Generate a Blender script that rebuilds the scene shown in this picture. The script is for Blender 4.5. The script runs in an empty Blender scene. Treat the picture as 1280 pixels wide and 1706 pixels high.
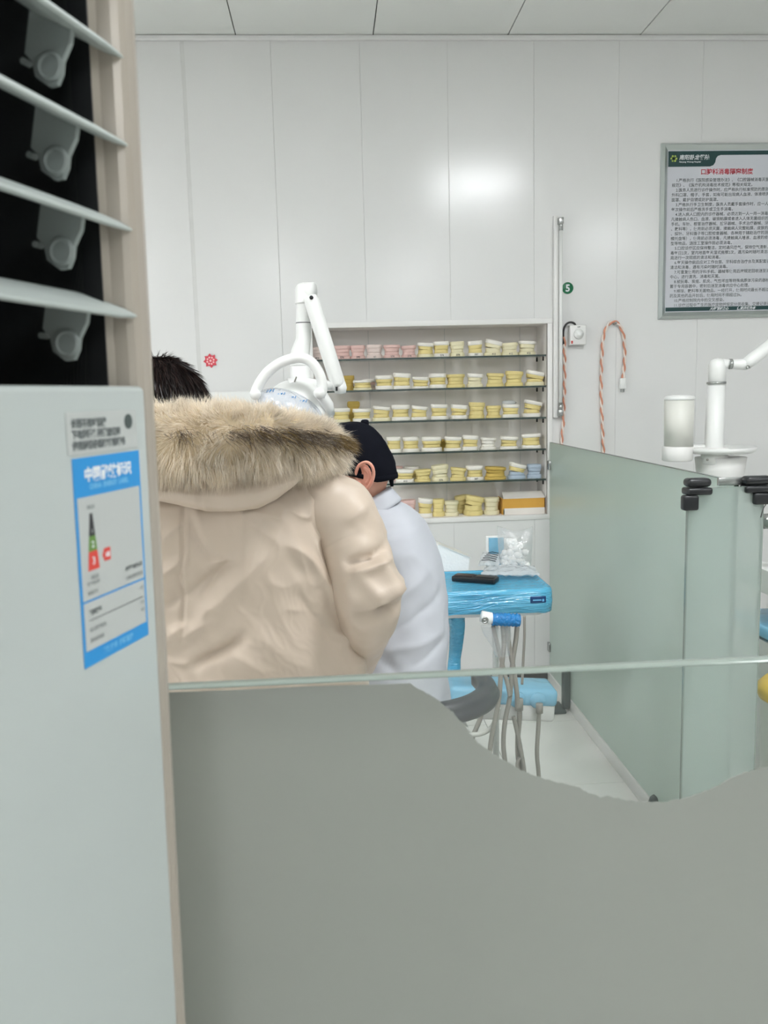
import bpy, bmesh, math, random
import numpy as np
from mathutils import Vector, Matrix, noise

# ------------------------------------------------------------------ camera, world, exposure
scene = bpy.context.scene
COL = scene.collection
F_PX, PITCH, YAW, ROLL = 1426.5, 0.136737, 0.0616475, -0.0258582
EYE = 1.424
WALL = 4.0
def _axes():
    cy, sy = math.cos(YAW), math.sin(YAW)
    fwd = np.array([sy*math.cos(PITCH), cy*math.cos(PITCH), -math.sin(PITCH)])
    right = np.array([cy, -sy, 0.0]); up = np.cross(right, fwd)
    r2 = right*math.cos(ROLL)+up*math.sin(ROLL); u2 = -right*math.sin(ROLL)+up*math.cos(ROLL)
    return r2, u2, fwd
_R, _U, _F = _axes()
cam_data = bpy.data.cameras.new('camera'); cam = bpy.data.objects.new('camera', cam_data); COL.objects.link(cam)
cam.matrix_world = Matrix([[_R[0], _U[0], -_F[0], 0], [_R[1], _U[1], -_F[1], 0], [_R[2], _U[2], -_F[2], EYE], [0, 0, 0, 1]])
cam_data.sensor_fit = 'VERTICAL'; cam_data.sensor_height = 36.0
cam_data.lens = F_PX/1706*36.0
cam_data.clip_start = 0.02
cam_data.dof.use_dof = True; cam_data.dof.focus_distance = 2.7; cam_data.dof.aperture_fstop = 14.0
scene.camera = cam
vs = scene.view_settings
vs.view_transform = 'Standard'; vs.look = 'None'; vs.gamma = 1.0; vs.use_curve_mapping = False
vs.exposure = 0.85
world = bpy.data.worlds.new('world'); scene.world = world; world.use_nodes = True
world.node_tree.nodes['Background'].inputs[0].default_value = (0.9, 0.95, 1.0, 1)
world.node_tree.nodes['Background'].inputs[1].default_value = 0.3
LAMP_POWER = 24.0
LAMPS = [(-3.6, 1.3), (-1.82, 1.3), (1.15, 1.3), (3.0, -1.2), (-2.41, -3.05), (-0.62, -3.05), (1.17, -3.05), (-0.62, -5.0), (1.17, -5.0)]  # front row follows the wall glow; the unseen rear rows are added fill light

# ------------------------------------------------------------------ helpers
def ray(px, py):
    return _R*((px-640)/F_PX) + _U*(-(py-853)/F_PX) + _F
def at(px, py, Y):              # the point at depth Y seen at this pixel
    d = ray(px, py); d = d*(Y/d[1]); return Vector((d[0], d[1], d[2]+EYE))
def atz(px, py, z):
    d = ray(px, py); d = d*((z-EYE)/d[2]); return Vector((d[0], d[1], z))
def lin(c):
    return tuple(((x/255)/12.92 if x/255 <= 0.04045 else ((x/255+0.055)/1.055)**2.4) for x in c)

def new_mat(name):
    m = bpy.data.materials.new(name); m.use_nodes = True
    return m, m.node_tree, m.node_tree.nodes['Principled BSDF']
def mat(name, rgb, rough=0.5, metal=0.0, spec=0.5, var=0.05, vscale=8.0, bump=0.0, bscale=60.0, coat=0.0, stretch=None, sub=0.0, ridge=False):
    m, nt, b = new_mat(name)
    c = lin(rgb)
    b.inputs['Roughness'].default_value = rough; b.inputs['Metallic'].default_value = metal
    b.inputs['Specular IOR Level'].default_value = spec
    if coat: b.inputs['Coat Weight'].default_value = coat; b.inputs['Coat Roughness'].default_value = 0.1
    tc = nt.nodes.new('ShaderNodeTexCoord'); mp = nt.nodes.new('ShaderNodeMapping')
    nt.links.new(tc.outputs['Object'], mp.inputs[0])
    if stretch: mp.inputs['Scale'].default_value = stretch
    n = nt.nodes.new('ShaderNodeTexNoise'); n.inputs['Scale'].default_value = vscale; n.inputs['Detail'].default_value = 4
    nt.links.new(mp.outputs[0], n.inputs['Vector'])
    r = nt.nodes.new('ShaderNodeValToRGB')
    r.color_ramp.elements[0].position = 0.3; r.color_ramp.elements[1].position = 0.7
    r.color_ramp.elements[0].color = (*[x*(1-var) for x in c], 1); r.color_ramp.elements[1].color = (*[min(1, x*(1+var)) for x in c], 1)
    nt.links.new(n.outputs['Fac'], r.inputs[0]); nt.links.new(r.outputs[0], b.inputs['Base Color'])
    if bump:
        n2 = nt.nodes.new('ShaderNodeTexNoise'); n2.inputs['Scale'].default_value = bscale; n2.inputs['Detail'].default_value = 5
        if ridge:                              # sharp diagonal cloth creases
            n2.noise_type = 'RIDGED_MULTIFRACTAL'; n2.inputs['Detail'].default_value = 2.5; n2.inputs['Roughness'].default_value = 0.35; n2.inputs['Distortion'].default_value = 0.35
            m2 = nt.nodes.new('ShaderNodeMapping'); m2.inputs['Rotation'].default_value = (0, 0.7, 0); m2.inputs['Scale'].default_value = (1.0, 1.0, 0.5)
            nt.links.new(tc.outputs['Object'], m2.inputs[0]); nt.links.new(m2.outputs[0], n2.inputs['Vector'])
        else: nt.links.new(mp.outputs[0], n2.inputs['Vector'])
        bp = nt.nodes.new('ShaderNodeBump'); bp.inputs['Strength'].default_value = bump; bp.inputs['Distance'].default_value = 0.01
        nt.links.new(n2.outputs['Fac'], bp.inputs['Height']); nt.links.new(bp.outputs[0], b.inputs['Normal'])
    if sub:
        b.inputs['Subsurface Weight'].default_value = sub; b.inputs['Subsurface Radius'].default_value = (0.01, 0.004, 0.003)
    return m
def mat_emit(name, rgb, strength):
    m, nt, b = new_mat(name)
    b.inputs['Base Color'].default_value = (0.9, 0.9, 0.9, 1)
    b.inputs['Emission Color'].default_value = (*lin(rgb), 1); b.inputs['Emission Strength'].default_value = strength
    return m
def mat_sheet(name, rgb, diff=0.5, clear=0.0, gloss=0.06, rough=0.2, bump=0.0, bscale=40.0, stretch=None):
    """a translucent sheet: diffuse + translucent, part clear, with a thin glossy skin"""
    m, nt, b = new_mat(name); nt.nodes.remove(b)
    out = nt.nodes['Material Output']; c = (*lin(rgb), 1)
    d = nt.nodes.new('ShaderNodeBsdfDiffuse'); d.inputs[0].default_value = c
    t = nt.nodes.new('ShaderNodeBsdfTranslucent'); t.inputs[0].default_value = c
    x = nt.nodes.new('ShaderNodeMixShader'); x.inputs[0].default_value = 1-diff
    nt.links.new(d.outputs[0], x.inputs[1]); nt.links.new(t.outputs[0], x.inputs[2])
    tr = nt.nodes.new('ShaderNodeBsdfTransparent'); tr.inputs[0].default_value = tuple(0.25*v+0.75 for v in c[:3])+(1,)
    y = nt.nodes.new('ShaderNodeMixShader'); y.inputs[0].default_value = clear
    nt.links.new(x.outputs[0], y.inputs[1]); nt.links.new(tr.outputs[0], y.inputs[2])
    g = nt.nodes.new('ShaderNodeBsdfGlossy'); g.inputs['Roughness'].default_value = rough
    fr = nt.nodes.new('ShaderNodeFresnel'); fr.inputs[0].default_value = 1.45
    ml = nt.nodes.new('ShaderNodeMath'); ml.operation = 'MULTIPLY_ADD'; ml.inputs[1].default_value = 0.8; ml.inputs[2].default_value = gloss-0.04
    ml.use_clamp = True
    nt.links.new(fr.outputs[0], ml.inputs[0])
    ge = nt.nodes.new('ShaderNodeNewGeometry'); inv = nt.nodes.new('ShaderNodeMath'); inv.operation = 'SUBTRACT'; inv.inputs[0].default_value = 1.0
    mf = nt.nodes.new('ShaderNodeMath'); mf.operation = 'MULTIPLY'     # only the outer face of a sheet mirrors
    nt.links.new(ge.outputs['Backfacing'], inv.inputs[1]); nt.links.new(inv.outputs[0], mf.inputs[0]); nt.links.new(ml.outputs[0], mf.inputs[1])
    z = nt.nodes.new('ShaderNodeMixShader'); nt.links.new(mf.outputs[0], z.inputs[0])
    nt.links.new(y.outputs[0], z.inputs[1]); nt.links.new(g.outputs[0], z.inputs[2])
    nt.links.new(z.outputs[0], out.inputs[0])
    if bump:
        tc = nt.nodes.new('ShaderNodeTexCoord'); mp = nt.nodes.new('ShaderNodeMapping'); nt.links.new(tc.outputs['Object'], mp.inputs[0])
        if stretch: mp.inputs['Scale'].default_value = stretch
        n = nt.nodes.new('ShaderNodeTexNoise'); n.inputs['Scale'].default_value = bscale; n.inputs['Detail'].default_value = 3; n.inputs['Distortion'].default_value = 0.6
        nt.links.new(mp.outputs[0], n.inputs['Vector'])
        bp = nt.nodes.new('ShaderNodeBump'); bp.inputs['Strength'].default_value = bump; bp.inputs['Distance'].default_value = 0.02
        nt.links.new(n.outputs['Fac'], bp.inputs['Height'])
        for q in (d, t, g, fr): nt.links.new(bp.outputs[0], q.inputs['Normal'])
    return m
def mat_attr(name, rough=0.6, trans=0.3):
    """strand material: colour from the mesh's own colour attribute"""
    m, nt, b = new_mat(name); nt.nodes.remove(b); out = nt.nodes['Material Output']
    a = nt.nodes.new('ShaderNodeAttribute'); a.attribute_name = 'tint'
    d = nt.nodes.new('ShaderNodeBsdfDiffuse'); t = nt.nodes.new('ShaderNodeBsdfTranslucent')
    x = nt.nodes.new('ShaderNodeMixShader'); x.inputs[0].default_value = trans
    g = nt.nodes.new('ShaderNodeBsdfGlossy'); g.inputs['Roughness'].default_value = rough
    z = nt.nodes.new('ShaderNodeMixShader'); z.inputs[0].default_value = 0.04
    for q in (d, t): nt.links.new(a.outputs['Color'], q.inputs[0])
    nt.links.new(d.outputs[0], x.inputs[1]); nt.links.new(t.outputs[0], x.inputs[2])
    nt.links.new(x.outputs[0], z.inputs[1]); nt.links.new(g.outputs[0], z.inputs[2]); nt.links.new(z.outputs[0], out.inputs[0])
    return m

class MB:
    def __init__(self): self.v = []; self.f = []; self.m = []; self.s = []
    def add(self, verts, faces, mi=0, smooth=False):
        o = len(self.v); self.v += [Vector(p) for p in verts]
        for f in faces: self.f.append([i+o for i in f]); self.m.append(mi); self.s.append(smooth)
        return self
    def box(self, lo, hi, mi=0, xf=None, bev=0.0, seg=2):
        lo, hi = Vector(lo), Vector(hi)
        if bev:
            bm = bmesh.new(); bmesh.ops.create_cube(bm, size=1.0)
            for v in bm.verts: v.co = Vector([(lo[i]+hi[i])/2 + v.co[i]*(hi[i]-lo[i]) for i in range(3)])
            bmesh.ops.bevel(bm, geom=bm.edges[:], offset=bev, segments=seg, affect='EDGES', profile=0.5)
            bm.verts.index_update(); vs_ = [v.co.copy() for v in bm.verts]; fs = [[v.index for v in f.verts] for f in bm.faces]; bm.free()
        else:
            vs_ = [Vector((x, y, z)) for x in (lo.x, hi.x) for y in (lo.y, hi.y) for z in (lo.z, hi.z)]
            fs = [[0, 1, 3, 2], [4, 6, 7, 5], [0, 4, 5, 1], [2, 3, 7, 6], [0, 2, 6, 4], [1, 5, 7, 3]]
        if xf is not None: vs_ = [xf @ v for v in vs_]
        return self.add(vs_, fs, mi, bool(bev))
    def prism(self, poly, a, b, axis=2, mi=0, xf=None):
        """extrude a 2-D polygon (counter-clockwise) along an axis from a to b"""
        def p3(p, t): return Vector((p[0], p[1], t)) if axis == 2 else (Vector((p[0], t, p[1])) if axis == 1 else Vector((t, p[0], p[1])))
        n = len(poly); vs_ = [p3(p, a) for p in poly]+[p3(p, b) for p in poly]
        fs = [list(range(n))[::-1], list(range(n, 2*n))]+[[i, (i+1) % n, n+(i+1) % n, n+i] for i in range(n)]
        if xf is not None: vs_ = [xf @ v for v in vs_]
        return self.add(vs_, fs, mi)
    def loft(self, rings, mi=0, caps=True, smooth=True, closed=True):
        n = len(rings[0]); vs_ = [p for r in rings for p in r]; fs = []
        for i in range(len(rings)-1):
            for j in range(n if closed else n-1):
                k = (j+1) % n; fs.append([i*n+j, i*n+k, (i+1)*n+k, (i+1)*n+j])
        if caps and closed:
            fs.append(list(range(n))[::-1]); fs.append([(len(rings)-1)*n+j for j in range(n)])
        return self.add(vs_, fs, mi, smooth)
    def tube(self, path, rad, n=12, mi=0, caps=True, flat=1.0):
        path = [Vector(p) for p in path]; rad = list(rad) if isinstance(rad, (list, tuple)) else [rad]*len(path)
        if len(rad) != len(path): rad = [float(x) for x in np.interp(np.linspace(0, 1, len(path)), np.linspace(0, 1, len(rad)), rad)]
        rings = []; up = None
        for i, p in enumerate(path):
            t = (path[min(i+1, len(path)-1)]-path[max(i-1, 0)]).normalized()
            if up is None:
                up = Vector((0, 0, 1)) if abs(t.z) < 0.9 else Vector((1, 0, 0))
            up = (up-t*up.dot(t)).normalized(); s = t.cross(up)
            rings.append([p+(s*math.cos(2*math.pi*j/n)+up*math.sin(2*math.pi*j/n)*flat)*rad[i] for j in range(n)])
        return self.loft(rings, mi, caps)
    def lathe(self, prof, c=(0, 0, 0), n=24, mi=0, xf=None, caps=True):
        c = Vector(c); rings = [[Vector((r*math.cos(2*math.pi*j/n), r*math.sin(2*math.pi*j/n), z)) for j in range(n)] for r, z in prof]
        if xf is not None: rings = [[xf @ p for p in r] for r in rings]
        return self.loft([[p+c for p in r] for r in rings], mi, caps)
    def build(self, name, mats, parent=None, origin=None):
        o = Vector(origin) if origin is not None else (Vector(parent_loc(parent)) if parent else Vector((0, 0, 0)))
        me = bpy.data.meshes.new(name); me.from_pydata([tuple(p-o) for p in self.v], [], self.f)
        for m in (mats if isinstance(mats, (list, tuple)) else [mats]): me.materials.append(m)
        me.polygons.foreach_set('material_index', self.m); me.polygons.foreach_set('use_smooth', self.s)
        bm = bmesh.new(); bm.from_mesh(me); bmesh.ops.recalc_face_normals(bm, faces=bm.faces); bm.to_mesh(me); bm.free()
        me.update()
        return link(name, me, parent, o)
def parent_loc(p):
    v = Vector(p.location)
    return v+parent_loc(p.parent) if p.parent else v
def link(name, me, parent=None, o=(0, 0, 0)):
    ob = bpy.data.objects.new(name, me); COL.objects.link(ob)
    if parent: ob.parent = parent; ob.location = Vector(o)-parent_loc(parent)
    else: ob.location = o
    return ob
def tag(o, label=None, cat=None, group=None, kind=None):
    for k, v in (('label', label), ('category', cat), ('group', group), ('kind', kind)):
        if v: o[k] = v
    return o
def thing(name, loc, label, cat, group=None):
    o = bpy.data.objects.new(name, None); COL.objects.link(o); o.location = loc; o.empty_display_size = 0.05
    return tag(o, label, cat, group)
def bez(pts, n=24):
    """Catmull-Rom through points"""
    pts = [Vector(p) for p in pts]; P = [pts[0]*2-pts[1]]+pts+[pts[-1]*2-pts[-2]]; out = []
    seg = len(pts)-1; per = max(2, n//seg)
    for i in range(seg):
        a, b, c, d = P[i:i+4]
        for k in range(per):
            t = k/per
            out.append(0.5*((2*b)+(c-a)*t+(2*a-5*b+4*c-d)*t*t+(3*b-a-3*c+d)*t**3))
    return out+[pts[-1]]
def interp(tab, x):
    xs = [t[0] for t in tab]
    if isinstance(tab[0][1], (int, float)): return float(np.interp(x, xs, [t[1] for t in tab]))
    return [float(np.interp(x, xs, [t[1][k] for t in tab])) for k in range(len(tab[0][1]))]
def frame(o, ex, ey, ez):
    o, ex, ey, ez = map(Vector, (o, ex, ey, ez))
    return Matrix([[ex.x, ey.x, ez.x, o.x], [ex.y, ey.y, ez.y, o.y], [ex.z, ey.z, ez.z, o.z], [0, 0, 0, 1]])
def bake(ob):
    dg = bpy.context.evaluated_depsgraph_get(); dg.update()
    return bpy.data.meshes.new_from_object(ob.evaluated_get(dg))
def text_mesh(mb, items, xf, mi=0):
    """items: (string, size, x, y, align, shear, offset); flat print placed with the frame xf"""
    for (s, size, x, y, align, shear, off) in items:
        cu = bpy.data.curves.new('lettering', 'FONT'); cu.body = s; cu.size = size; cu.align_x = align; cu.shear = shear; cu.offset = off
        cu.resolution_u = 2
        ob = bpy.data.objects.new('lettering', cu); COL.objects.link(ob)
        me = bake(ob)
        mb.add([xf @ (v.co+Vector((x, y, 0))) for v in me.vertices], [list(p.vertices) for p in me.polygons], mi)
        bpy.data.objects.remove(ob); bpy.data.curves.remove(cu); bpy.data.meshes.remove(me)
def rounded(w, h, r, n=5, cx=0, cy=0):
    out = []
    for (sx, sy, a0) in ((1, -1, -90), (1, 1, 0), (-1, 1, 90), (-1, -1, 180)):
        for k in range(n+1):
            a = math.radians(a0+90*k/n); out.append((cx+sx*(w/2-r)+r*math.cos(a), cy+sy*(h/2-r)+r*math.sin(a)))
    return out
rng = random.Random(7); nrng = np.random.default_rng(7)

# ------------------------------------------------------------------ materials
M = dict(
    wall=mat('wall_white', (228, 228, 226), 0.19, var=0.012, vscale=2),
    niche=mat('niche_white', (244, 239, 235), 0.5, var=0.02),
    ceil=mat('ceiling_white', (230, 232, 228), 0.6, var=0.012, vscale=3),
    wallgrey=mat('wall_grey', (196, 198, 198), 0.5, var=0.02),
    gap=mat('joint_grey', (70, 72, 70), 0.8),
    seam=mat('joint_pale', (214, 214, 211), 0.7),
    floor=mat('floor_tile', (236, 235, 230), 0.18, var=0.03, vscale=5),
    grout=mat('floor_grout', (150, 150, 146), 0.8),
    black=mat('black_plastic', (26, 28, 30), 0.35),
    base=mat('black_skirting', (34, 33, 33), 0.5),
    white=mat('white_enamel', (238, 239, 236), 0.3, var=0.01),
    wplastic=mat('white_plastic', (234, 233, 230), 0.42, var=0.015),
    acwhite=mat('ac_panel', (176, 183, 180), 0.25, var=0.008, coat=0.2),
    acframe=mat('ac_frame', (166, 158, 146), 0.28, metal=0.1, var=0.004),
    acvane=mat('ac_vane', (164, 172, 168), 0.45, var=0.02),
    actab=mat('ac_tab', (138, 146, 143), 0.5, var=0.03),
    acdark=mat('ac_dark', (10, 13, 15), 0.6),
    sticker=mat('sticker_white', (178, 182, 179), 0.5, var=0.01),
    ink=mat('ink_grey', (96, 102, 102), 0.7), inkd=mat('ink_black', (45, 46, 48), 0.7),
    lblue=mat('label_blue', (38, 140, 205), 0.45, var=0.02), lwhite=mat('print_white', (226, 230, 232), 0.6),
    lpale=mat('print_pale_blue', (110, 180, 222), 0.6),
    lgreen=mat('print_green', (96, 134, 62), 0.6), lred=mat('print_red', (205, 68, 58), 0.6),
    alu=mat('frame_aluminium', (196, 203, 200), 0.28, metal=0.75, var=0.02),
    steel=mat('steel', (178, 180, 178), 0.25, metal=0.9),
    paper=mat('notice_paper', (206, 208, 214), 0.35, var=0.01),
    green=mat('notice_green', (22, 62, 62), 0.4, var=0.03),
    tred=mat('title_red', (196, 72, 84), 0.6), logo=mat('logo_green', (176, 198, 96), 0.6),
    plaster=mat('plaster_white', (244, 240, 230), 0.75, var=0.03, vscale=60, bump=0.25, bscale=220),
    stone=mat('stone_yellow', (236, 218, 150), 0.7, var=0.05, vscale=70, bump=0.3, bscale=200),
    stoned=mat('stone_ochre', (208, 178, 92), 0.7, var=0.06, vscale=70, bump=0.3, bscale=200),
    cream=mat('stone_cream', (240, 232, 196), 0.7, var=0.04, vscale=70, bump=0.3, bscale=200),
    pink=mat('stone_pink', (232, 196, 188), 0.7, var=0.05, vscale=70, bump=0.3, bscale=200),
    pinkp=mat('stone_pale_pink', (234, 216, 208), 0.7, var=0.04, vscale=70, bump=0.3, bscale=200),
    bluest=mat('stone_blue', (186, 202, 218), 0.7, var=0.05, vscale=70, bump=0.3, bscale=200),
    pencil=mat('pencil_mark', (90, 84, 80), 0.8),
    card=mat('carton_orange', (222, 168, 74), 0.7, var=0.05), cardw=mat('carton_white', (240, 234, 226), 0.6),
    parka=mat('parka_cloth', (204, 188, 171), 0.40, var=0.02, vscale=5, bump=0.85, bscale=10, spec=0.4, ridge=True),
    coat=mat('coat_cloth', (196, 199, 206), 0.75, var=0.02, vscale=6, bump=0.6, bscale=9, ridge=True),
    cap=mat('cap_cloth', (13, 15, 24), 0.85, var=0.1, bump=0.1, bscale=60, spec=0.12),
    skin=mat('skin', (216, 164, 142), 0.5, var=0.06, vscale=30, sub=0.15),
    hairbase=mat('hair_base', (30, 22, 20), 0.5), trouser=mat('trousers', (40, 42, 50), 0.85), shoe=mat('shoe', (30, 30, 32), 0.5),
    furbase=mat('fur_base', (205, 188, 158), 0.9, var=0.08, vscale=40),
    red=mat('ornament_red', (214, 70, 84), 0.5), redp=mat('ornament_pink', (244, 190, 190), 0.5),
    cordr=mat('cord_orange', (214, 146, 120), 0.6), cordw=mat('cord_white', (240, 228, 218), 0.6), cordd=mat('cord_dark', (60, 58, 58), 0.6),
    tube=mat('grey_hose', (156, 152, 144), 0.45, var=0.04), tubep=mat('pale_hose', (206, 206, 198), 0.45),
    vinyl=mat('stool_vinyl', (66, 68, 71), 0.4, var=0.05), vinyld=mat('stool_vinyl_dark', (58, 59, 61), 0.4, var=0.05),
    navy=mat('panel_navy', (28, 66, 112), 0.3), foot=mat('foot_grey', (70, 80, 78), 0.45),
    yellow=mat('bin_yellow', (226, 188, 60), 0.4), cotton=mat('cotton', (248, 247, 244), 0.95, var=0.02, bump=0.3, bscale=120),
    bglass=mat('dispenser_body', (222, 222, 214), 0.35, var=0.01, sub=0.0),
    edge=mat('glass_edge', (138, 150, 142), 0.2, spec=0.7),
    edged=mat('glass_edge_dark', (30, 58, 48), 0.2, spec=0.7),
    shedge=mat('shelf_edge', (58, 70, 66), 0.2, spec=0.7),
)
M['clear'] = mat_sheet('clear_glass', (236, 242, 238), 0.5, clear=0.97, gloss=0.02, rough=0.03)
M['shelfglass'] = mat_sheet('shelf_glass', (226, 236, 231), 0.5, clear=0.965, gloss=0.03, rough=0.05)
M['film'] = mat_sheet('frosted_film', (184, 187, 181), 0.42, clear=0.0, gloss=0.03, rough=0.35)
M['frost'] = mat_sheet('frosted_green_glass', (222, 234, 227), 0.5, clear=0.06, gloss=0.05, rough=0.25)
M['wrap'] = mat_sheet('blue_wrap', (96, 198, 238), 0.85, clear=0.05, gloss=0.13, rough=0.16, bump=0.5, bscale=14, stretch=(1, 6, 9))
M['wrapd'] = mat_sheet('blue_sleeve', (34, 136, 208), 0.9, clear=0.0, gloss=0.08, rough=0.22, bump=0.5, bscale=60)
M['wrapp'] = mat_sheet('pale_blue_wrap', (150, 212, 242), 0.85, clear=0.05, gloss=0.08, rough=0.2, bump=0.3, bscale=10)
M['bag'] = mat_sheet('clear_bag', (246, 248, 248), 0.6, clear=0.78, gloss=0.14, rough=0.14, bump=0.6, bscale=40)
M['bagw'] = mat_sheet('cloudy_bag', (240, 243, 244), 0.7, clear=0.3, gloss=0.1, rough=0.2, bump=0.5, bscale=30)
M['lampfilm'] = mat_sheet('lamp_film', (236, 240, 246), 0.8, clear=0.25, gloss=0.12, rough=0.12, bump=0.6, bscale=30)
M['strand'] = mat_attr('fur_strand', trans=0.35); M['hair'] = mat_attr('hair_strand', rough=0.35, trans=0.1)
M['lamp'] = mat_emit('led_diffuser', (250, 252, 255), LAMP_POWER)

# ------------------------------------------------------------------ room shell
X0, X1, Y0, CEIL = -4.2, 5.0, -6.8, EYE+1.558
NX0, NX1, NZ0, NZ1, ND = -0.061, 1.029, EYE-0.588, EYE+0.3055, 0.2   # the niche
floor = MB().box((X0, Y0, -0.06), (X1, WALL, -0.006)).build('floor', M['grout']); tag(floor, kind='structure')
tile0 = None
fj = atz(805, 1196, 0).x; fy = atz(900, 1203, 0).y
T = 0.6
ix0 = int((X0-fj)//T); ix1 = int((X1-fj)//T); iy0 = int((Y0-fy)//T); iy1 = int((WALL-fy)//T)
full = None
for i in range(ix0, ix1+1):
    for j in range(iy0, iy1+1):
        xa, xb = max(X0, fj+i*T), min(X1, fj+(i+1)*T); ya, yb = max(Y0, fy+j*T), min(WALL, fy+(j+1)*T)
        if xb-xa < 0.02 or yb-ya < 0.02: continue
        whole = abs(xb-xa-T) < 1e-4 and abs(yb-ya-T) < 1e-4
        if whole and full:
            o = full.copy(); COL.objects.link(o); o.location = (xa, ya, 0)
        else:
            o = MB().box((xa+0.0012, ya+0.0012, -0.008), (xb-0.0012, yb-0.0012, 0)).build('tile', M['floor'], floor, (xa, ya, 0))
            if whole: full = o
ceil = MB().box((X0, Y0, CEIL+0.012), (X1, WALL+0.3, CEIL+0.08)).build('ceiling', M['gap']); tag(ceil, kind='structure')
C = 0.5975; cx0 = -0.345
ix0 = int((X0-cx0)//C); ix1 = int((X1-cx0)//C); full = None
jn = int((WALL-Y0)//C)
lamp_cells = set()
for (lx, ly) in LAMPS: lamp_cells.add((int((lx-cx0)//C), int((WALL-ly)//C)))
for i in range(ix0, ix1+1):
    for j in range(0, jn+1):
        if (i, j) in lamp_cells: continue
        xa, xb = max(X0, cx0+i*C), min(X1, cx0+(i+1)*C); yb, ya = WALL-j*C, max(Y0, WALL-(j+1)*C)
        if xb-xa < 0.02 or yb-ya < 0.02: continue
        whole = abs(xb-xa-C) < 1e-4 and abs(yb-ya-C) < 1e-4
        dz = 0.0 if j > 0 else rng.choice((0, 0.0006, 0.0012))
        if whole and full and j > 0:
            o = full.copy(); COL.objects.link(o); o.location = (xa, ya, CEIL)
        else:
            o = MB().box((xa+0.0025, ya+0.0025, CEIL+dz), (xb-0.0025, yb-0.0025-(0.004 if j == 0 else 0), CEIL+0.0125)).build('tile', M['ceil'], ceil, (xa, ya, CEIL))
            if whole and j > 0: full = o
for k, (i, j) in enumerate(sorted(lamp_cells)):
    xa = cx0+i*C; ya = WALL-(j+1)*C
    t = thing('ceiling_light', (xa+C/2, ya+C/2, CEIL), 'unseen square recessed ceiling light panel in the grid overhead', 'ceiling light', 'ceiling light panels')
    b = MB()
    for (lo, hi) in (((xa, ya), (xa+C, ya+0.02)), ((xa, ya+C-0.02), (xa+C, ya+C)), ((xa, ya+0.02), (xa+0.02, ya+C-0.02)), ((xa+C-0.02, ya+0.02), (xa+C, ya+C-0.02))):
        b.box((*lo, CEIL-0.004), (*hi, CEIL+0.012))
    b.build('frame', M['white'], t)
    MB().box((xa+0.02, ya+0.02, CEIL-0.001), (xa+C-0.02, ya+C-0.02, CEIL+0.010)).build('diffuser', M['lamp'], t)

# back wall: hollow backing with the niche opening, wide plank panels in front of it
wb = MB()
TH = 0.3
for (a, b_) in (((X0, 0), (NX0-0.007, CEIL)), ((NX1+0.007, 0), (X1, CEIL)), ((NX0-0.007, 0), (NX1+0.007, NZ0-0.009)), ((NX0-0.007, NZ1+0.007), (NX1+0.007, CEIL))):
    wb.box((a[0], WALL+0.0014, a[1]), (b_[0], WALL+TH, b_[1]))
wall_back = wb.build('wall_back', M['seam']); tag(wall_back, kind='structure')
nb = MB()
nb.box((NX0-0.004, WALL+ND, NZ0-0.004), (NX1+0.004, WALL+ND+0.012, NZ1+0.004))
nb.box((NX0-0.006, WALL-0.001, NZ0), (NX0, WALL+ND, NZ1)); nb.box((NX1, WALL-0.001, NZ0), (NX1+0.006, WALL+ND, NZ1))
nb.box((NX0-0.006, WALL-0.001, NZ1), (NX1+0.006, WALL+ND, NZ1+0.006)); nb.box((NX0-0.006, WALL-0.001, NZ0-0.008), (NX1+0.006, WALL+ND, NZ0))
nb.build('niche_lining', M['niche'], wall_back)
for sx in (0.205, 0.575, 0.945):     # joints in the niche's back board
    MB().box((sx-0.0012, WALL+ND-0.0012, NZ0), (sx+0.0012, WALL+ND, NZ1)).build('joint_strip', M['seam'], wall_back)
S0, SW = 0.5792, 0.3884
k0 = int((X0-S0)//SW); k1 = int((X1-S0)//SW)
for k in range(k0, k1+1):
    xa, xb = max(X0, S0+k*SW)+0.0006, min(X1, S0+(k+1)*SW)-0.0006
    if xb-xa < 0.02: continue
    rects = [(xa, 0.0, xb, CEIL-0.001)]
    if xb > NX0 and xa < NX1:
        rects = []
        if xa < NX0: rects.append((xa, 0, NX0, CEIL-0.001)); xl = NX0
        else: xl = xa
        if xb > NX1: rects.append((NX1, 0, xb, CEIL-0.001)); xr = NX1
        else: xr = xb
        rects += [(xl, 0, xr, NZ0-0.001), (xl, NZ1+0.001, xr, CEIL-0.001)]
    pb = MB()
    tw = math.radians(rng.uniform(-0.5, 0.5)); xm = (xa+xb)/2
    for (a, z0, b_, z1) in rects:
        c0, c1 = (0.0013 if abs(a-xa) < 1e-6 else 0), (0.0013 if abs(b_-xb) < 1e-6 else 0)   # chamfers only on the plank's own long edges
        poly = [(a, WALL+0.009)]+([(a, WALL+c0)] if c0 else [])+[(a+c0, WALL), (b_-c1, WALL)]+([(b_, WALL+c1)] if c1 else [])+[(b_, WALL+0.009)]
        poly = [(x, y+(x-xm)*math.tan(tw) if y < WALL+0.008 else y) for x, y in poly]
        pb.prism(poly[::-1], z0, z1, 2)
    pb.build('wall_panel', M['wall'], wall_back)
fr = MB()
FW = 0.024
fr.box((NX0-FW, WALL-0.006, NZ1), (NX1+FW, WALL+0.004, NZ1+FW), bev=0.0015); fr.box((NX0-FW, WALL-0.006, NZ0-FW), (NX1+FW, WALL+0.004, NZ0), bev=0.0015)
fr.box((NX0-FW, WALL-0.006, NZ0), (NX0, WALL+0.004, NZ1), bev=0.0015); fr.box((NX1, WALL-0.006, NZ0), (NX1+FW, WALL+0.004, NZ1), bev=0.0015)
tag(fr.build('trim_1', M['wplastic']), kind='structure')
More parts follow.
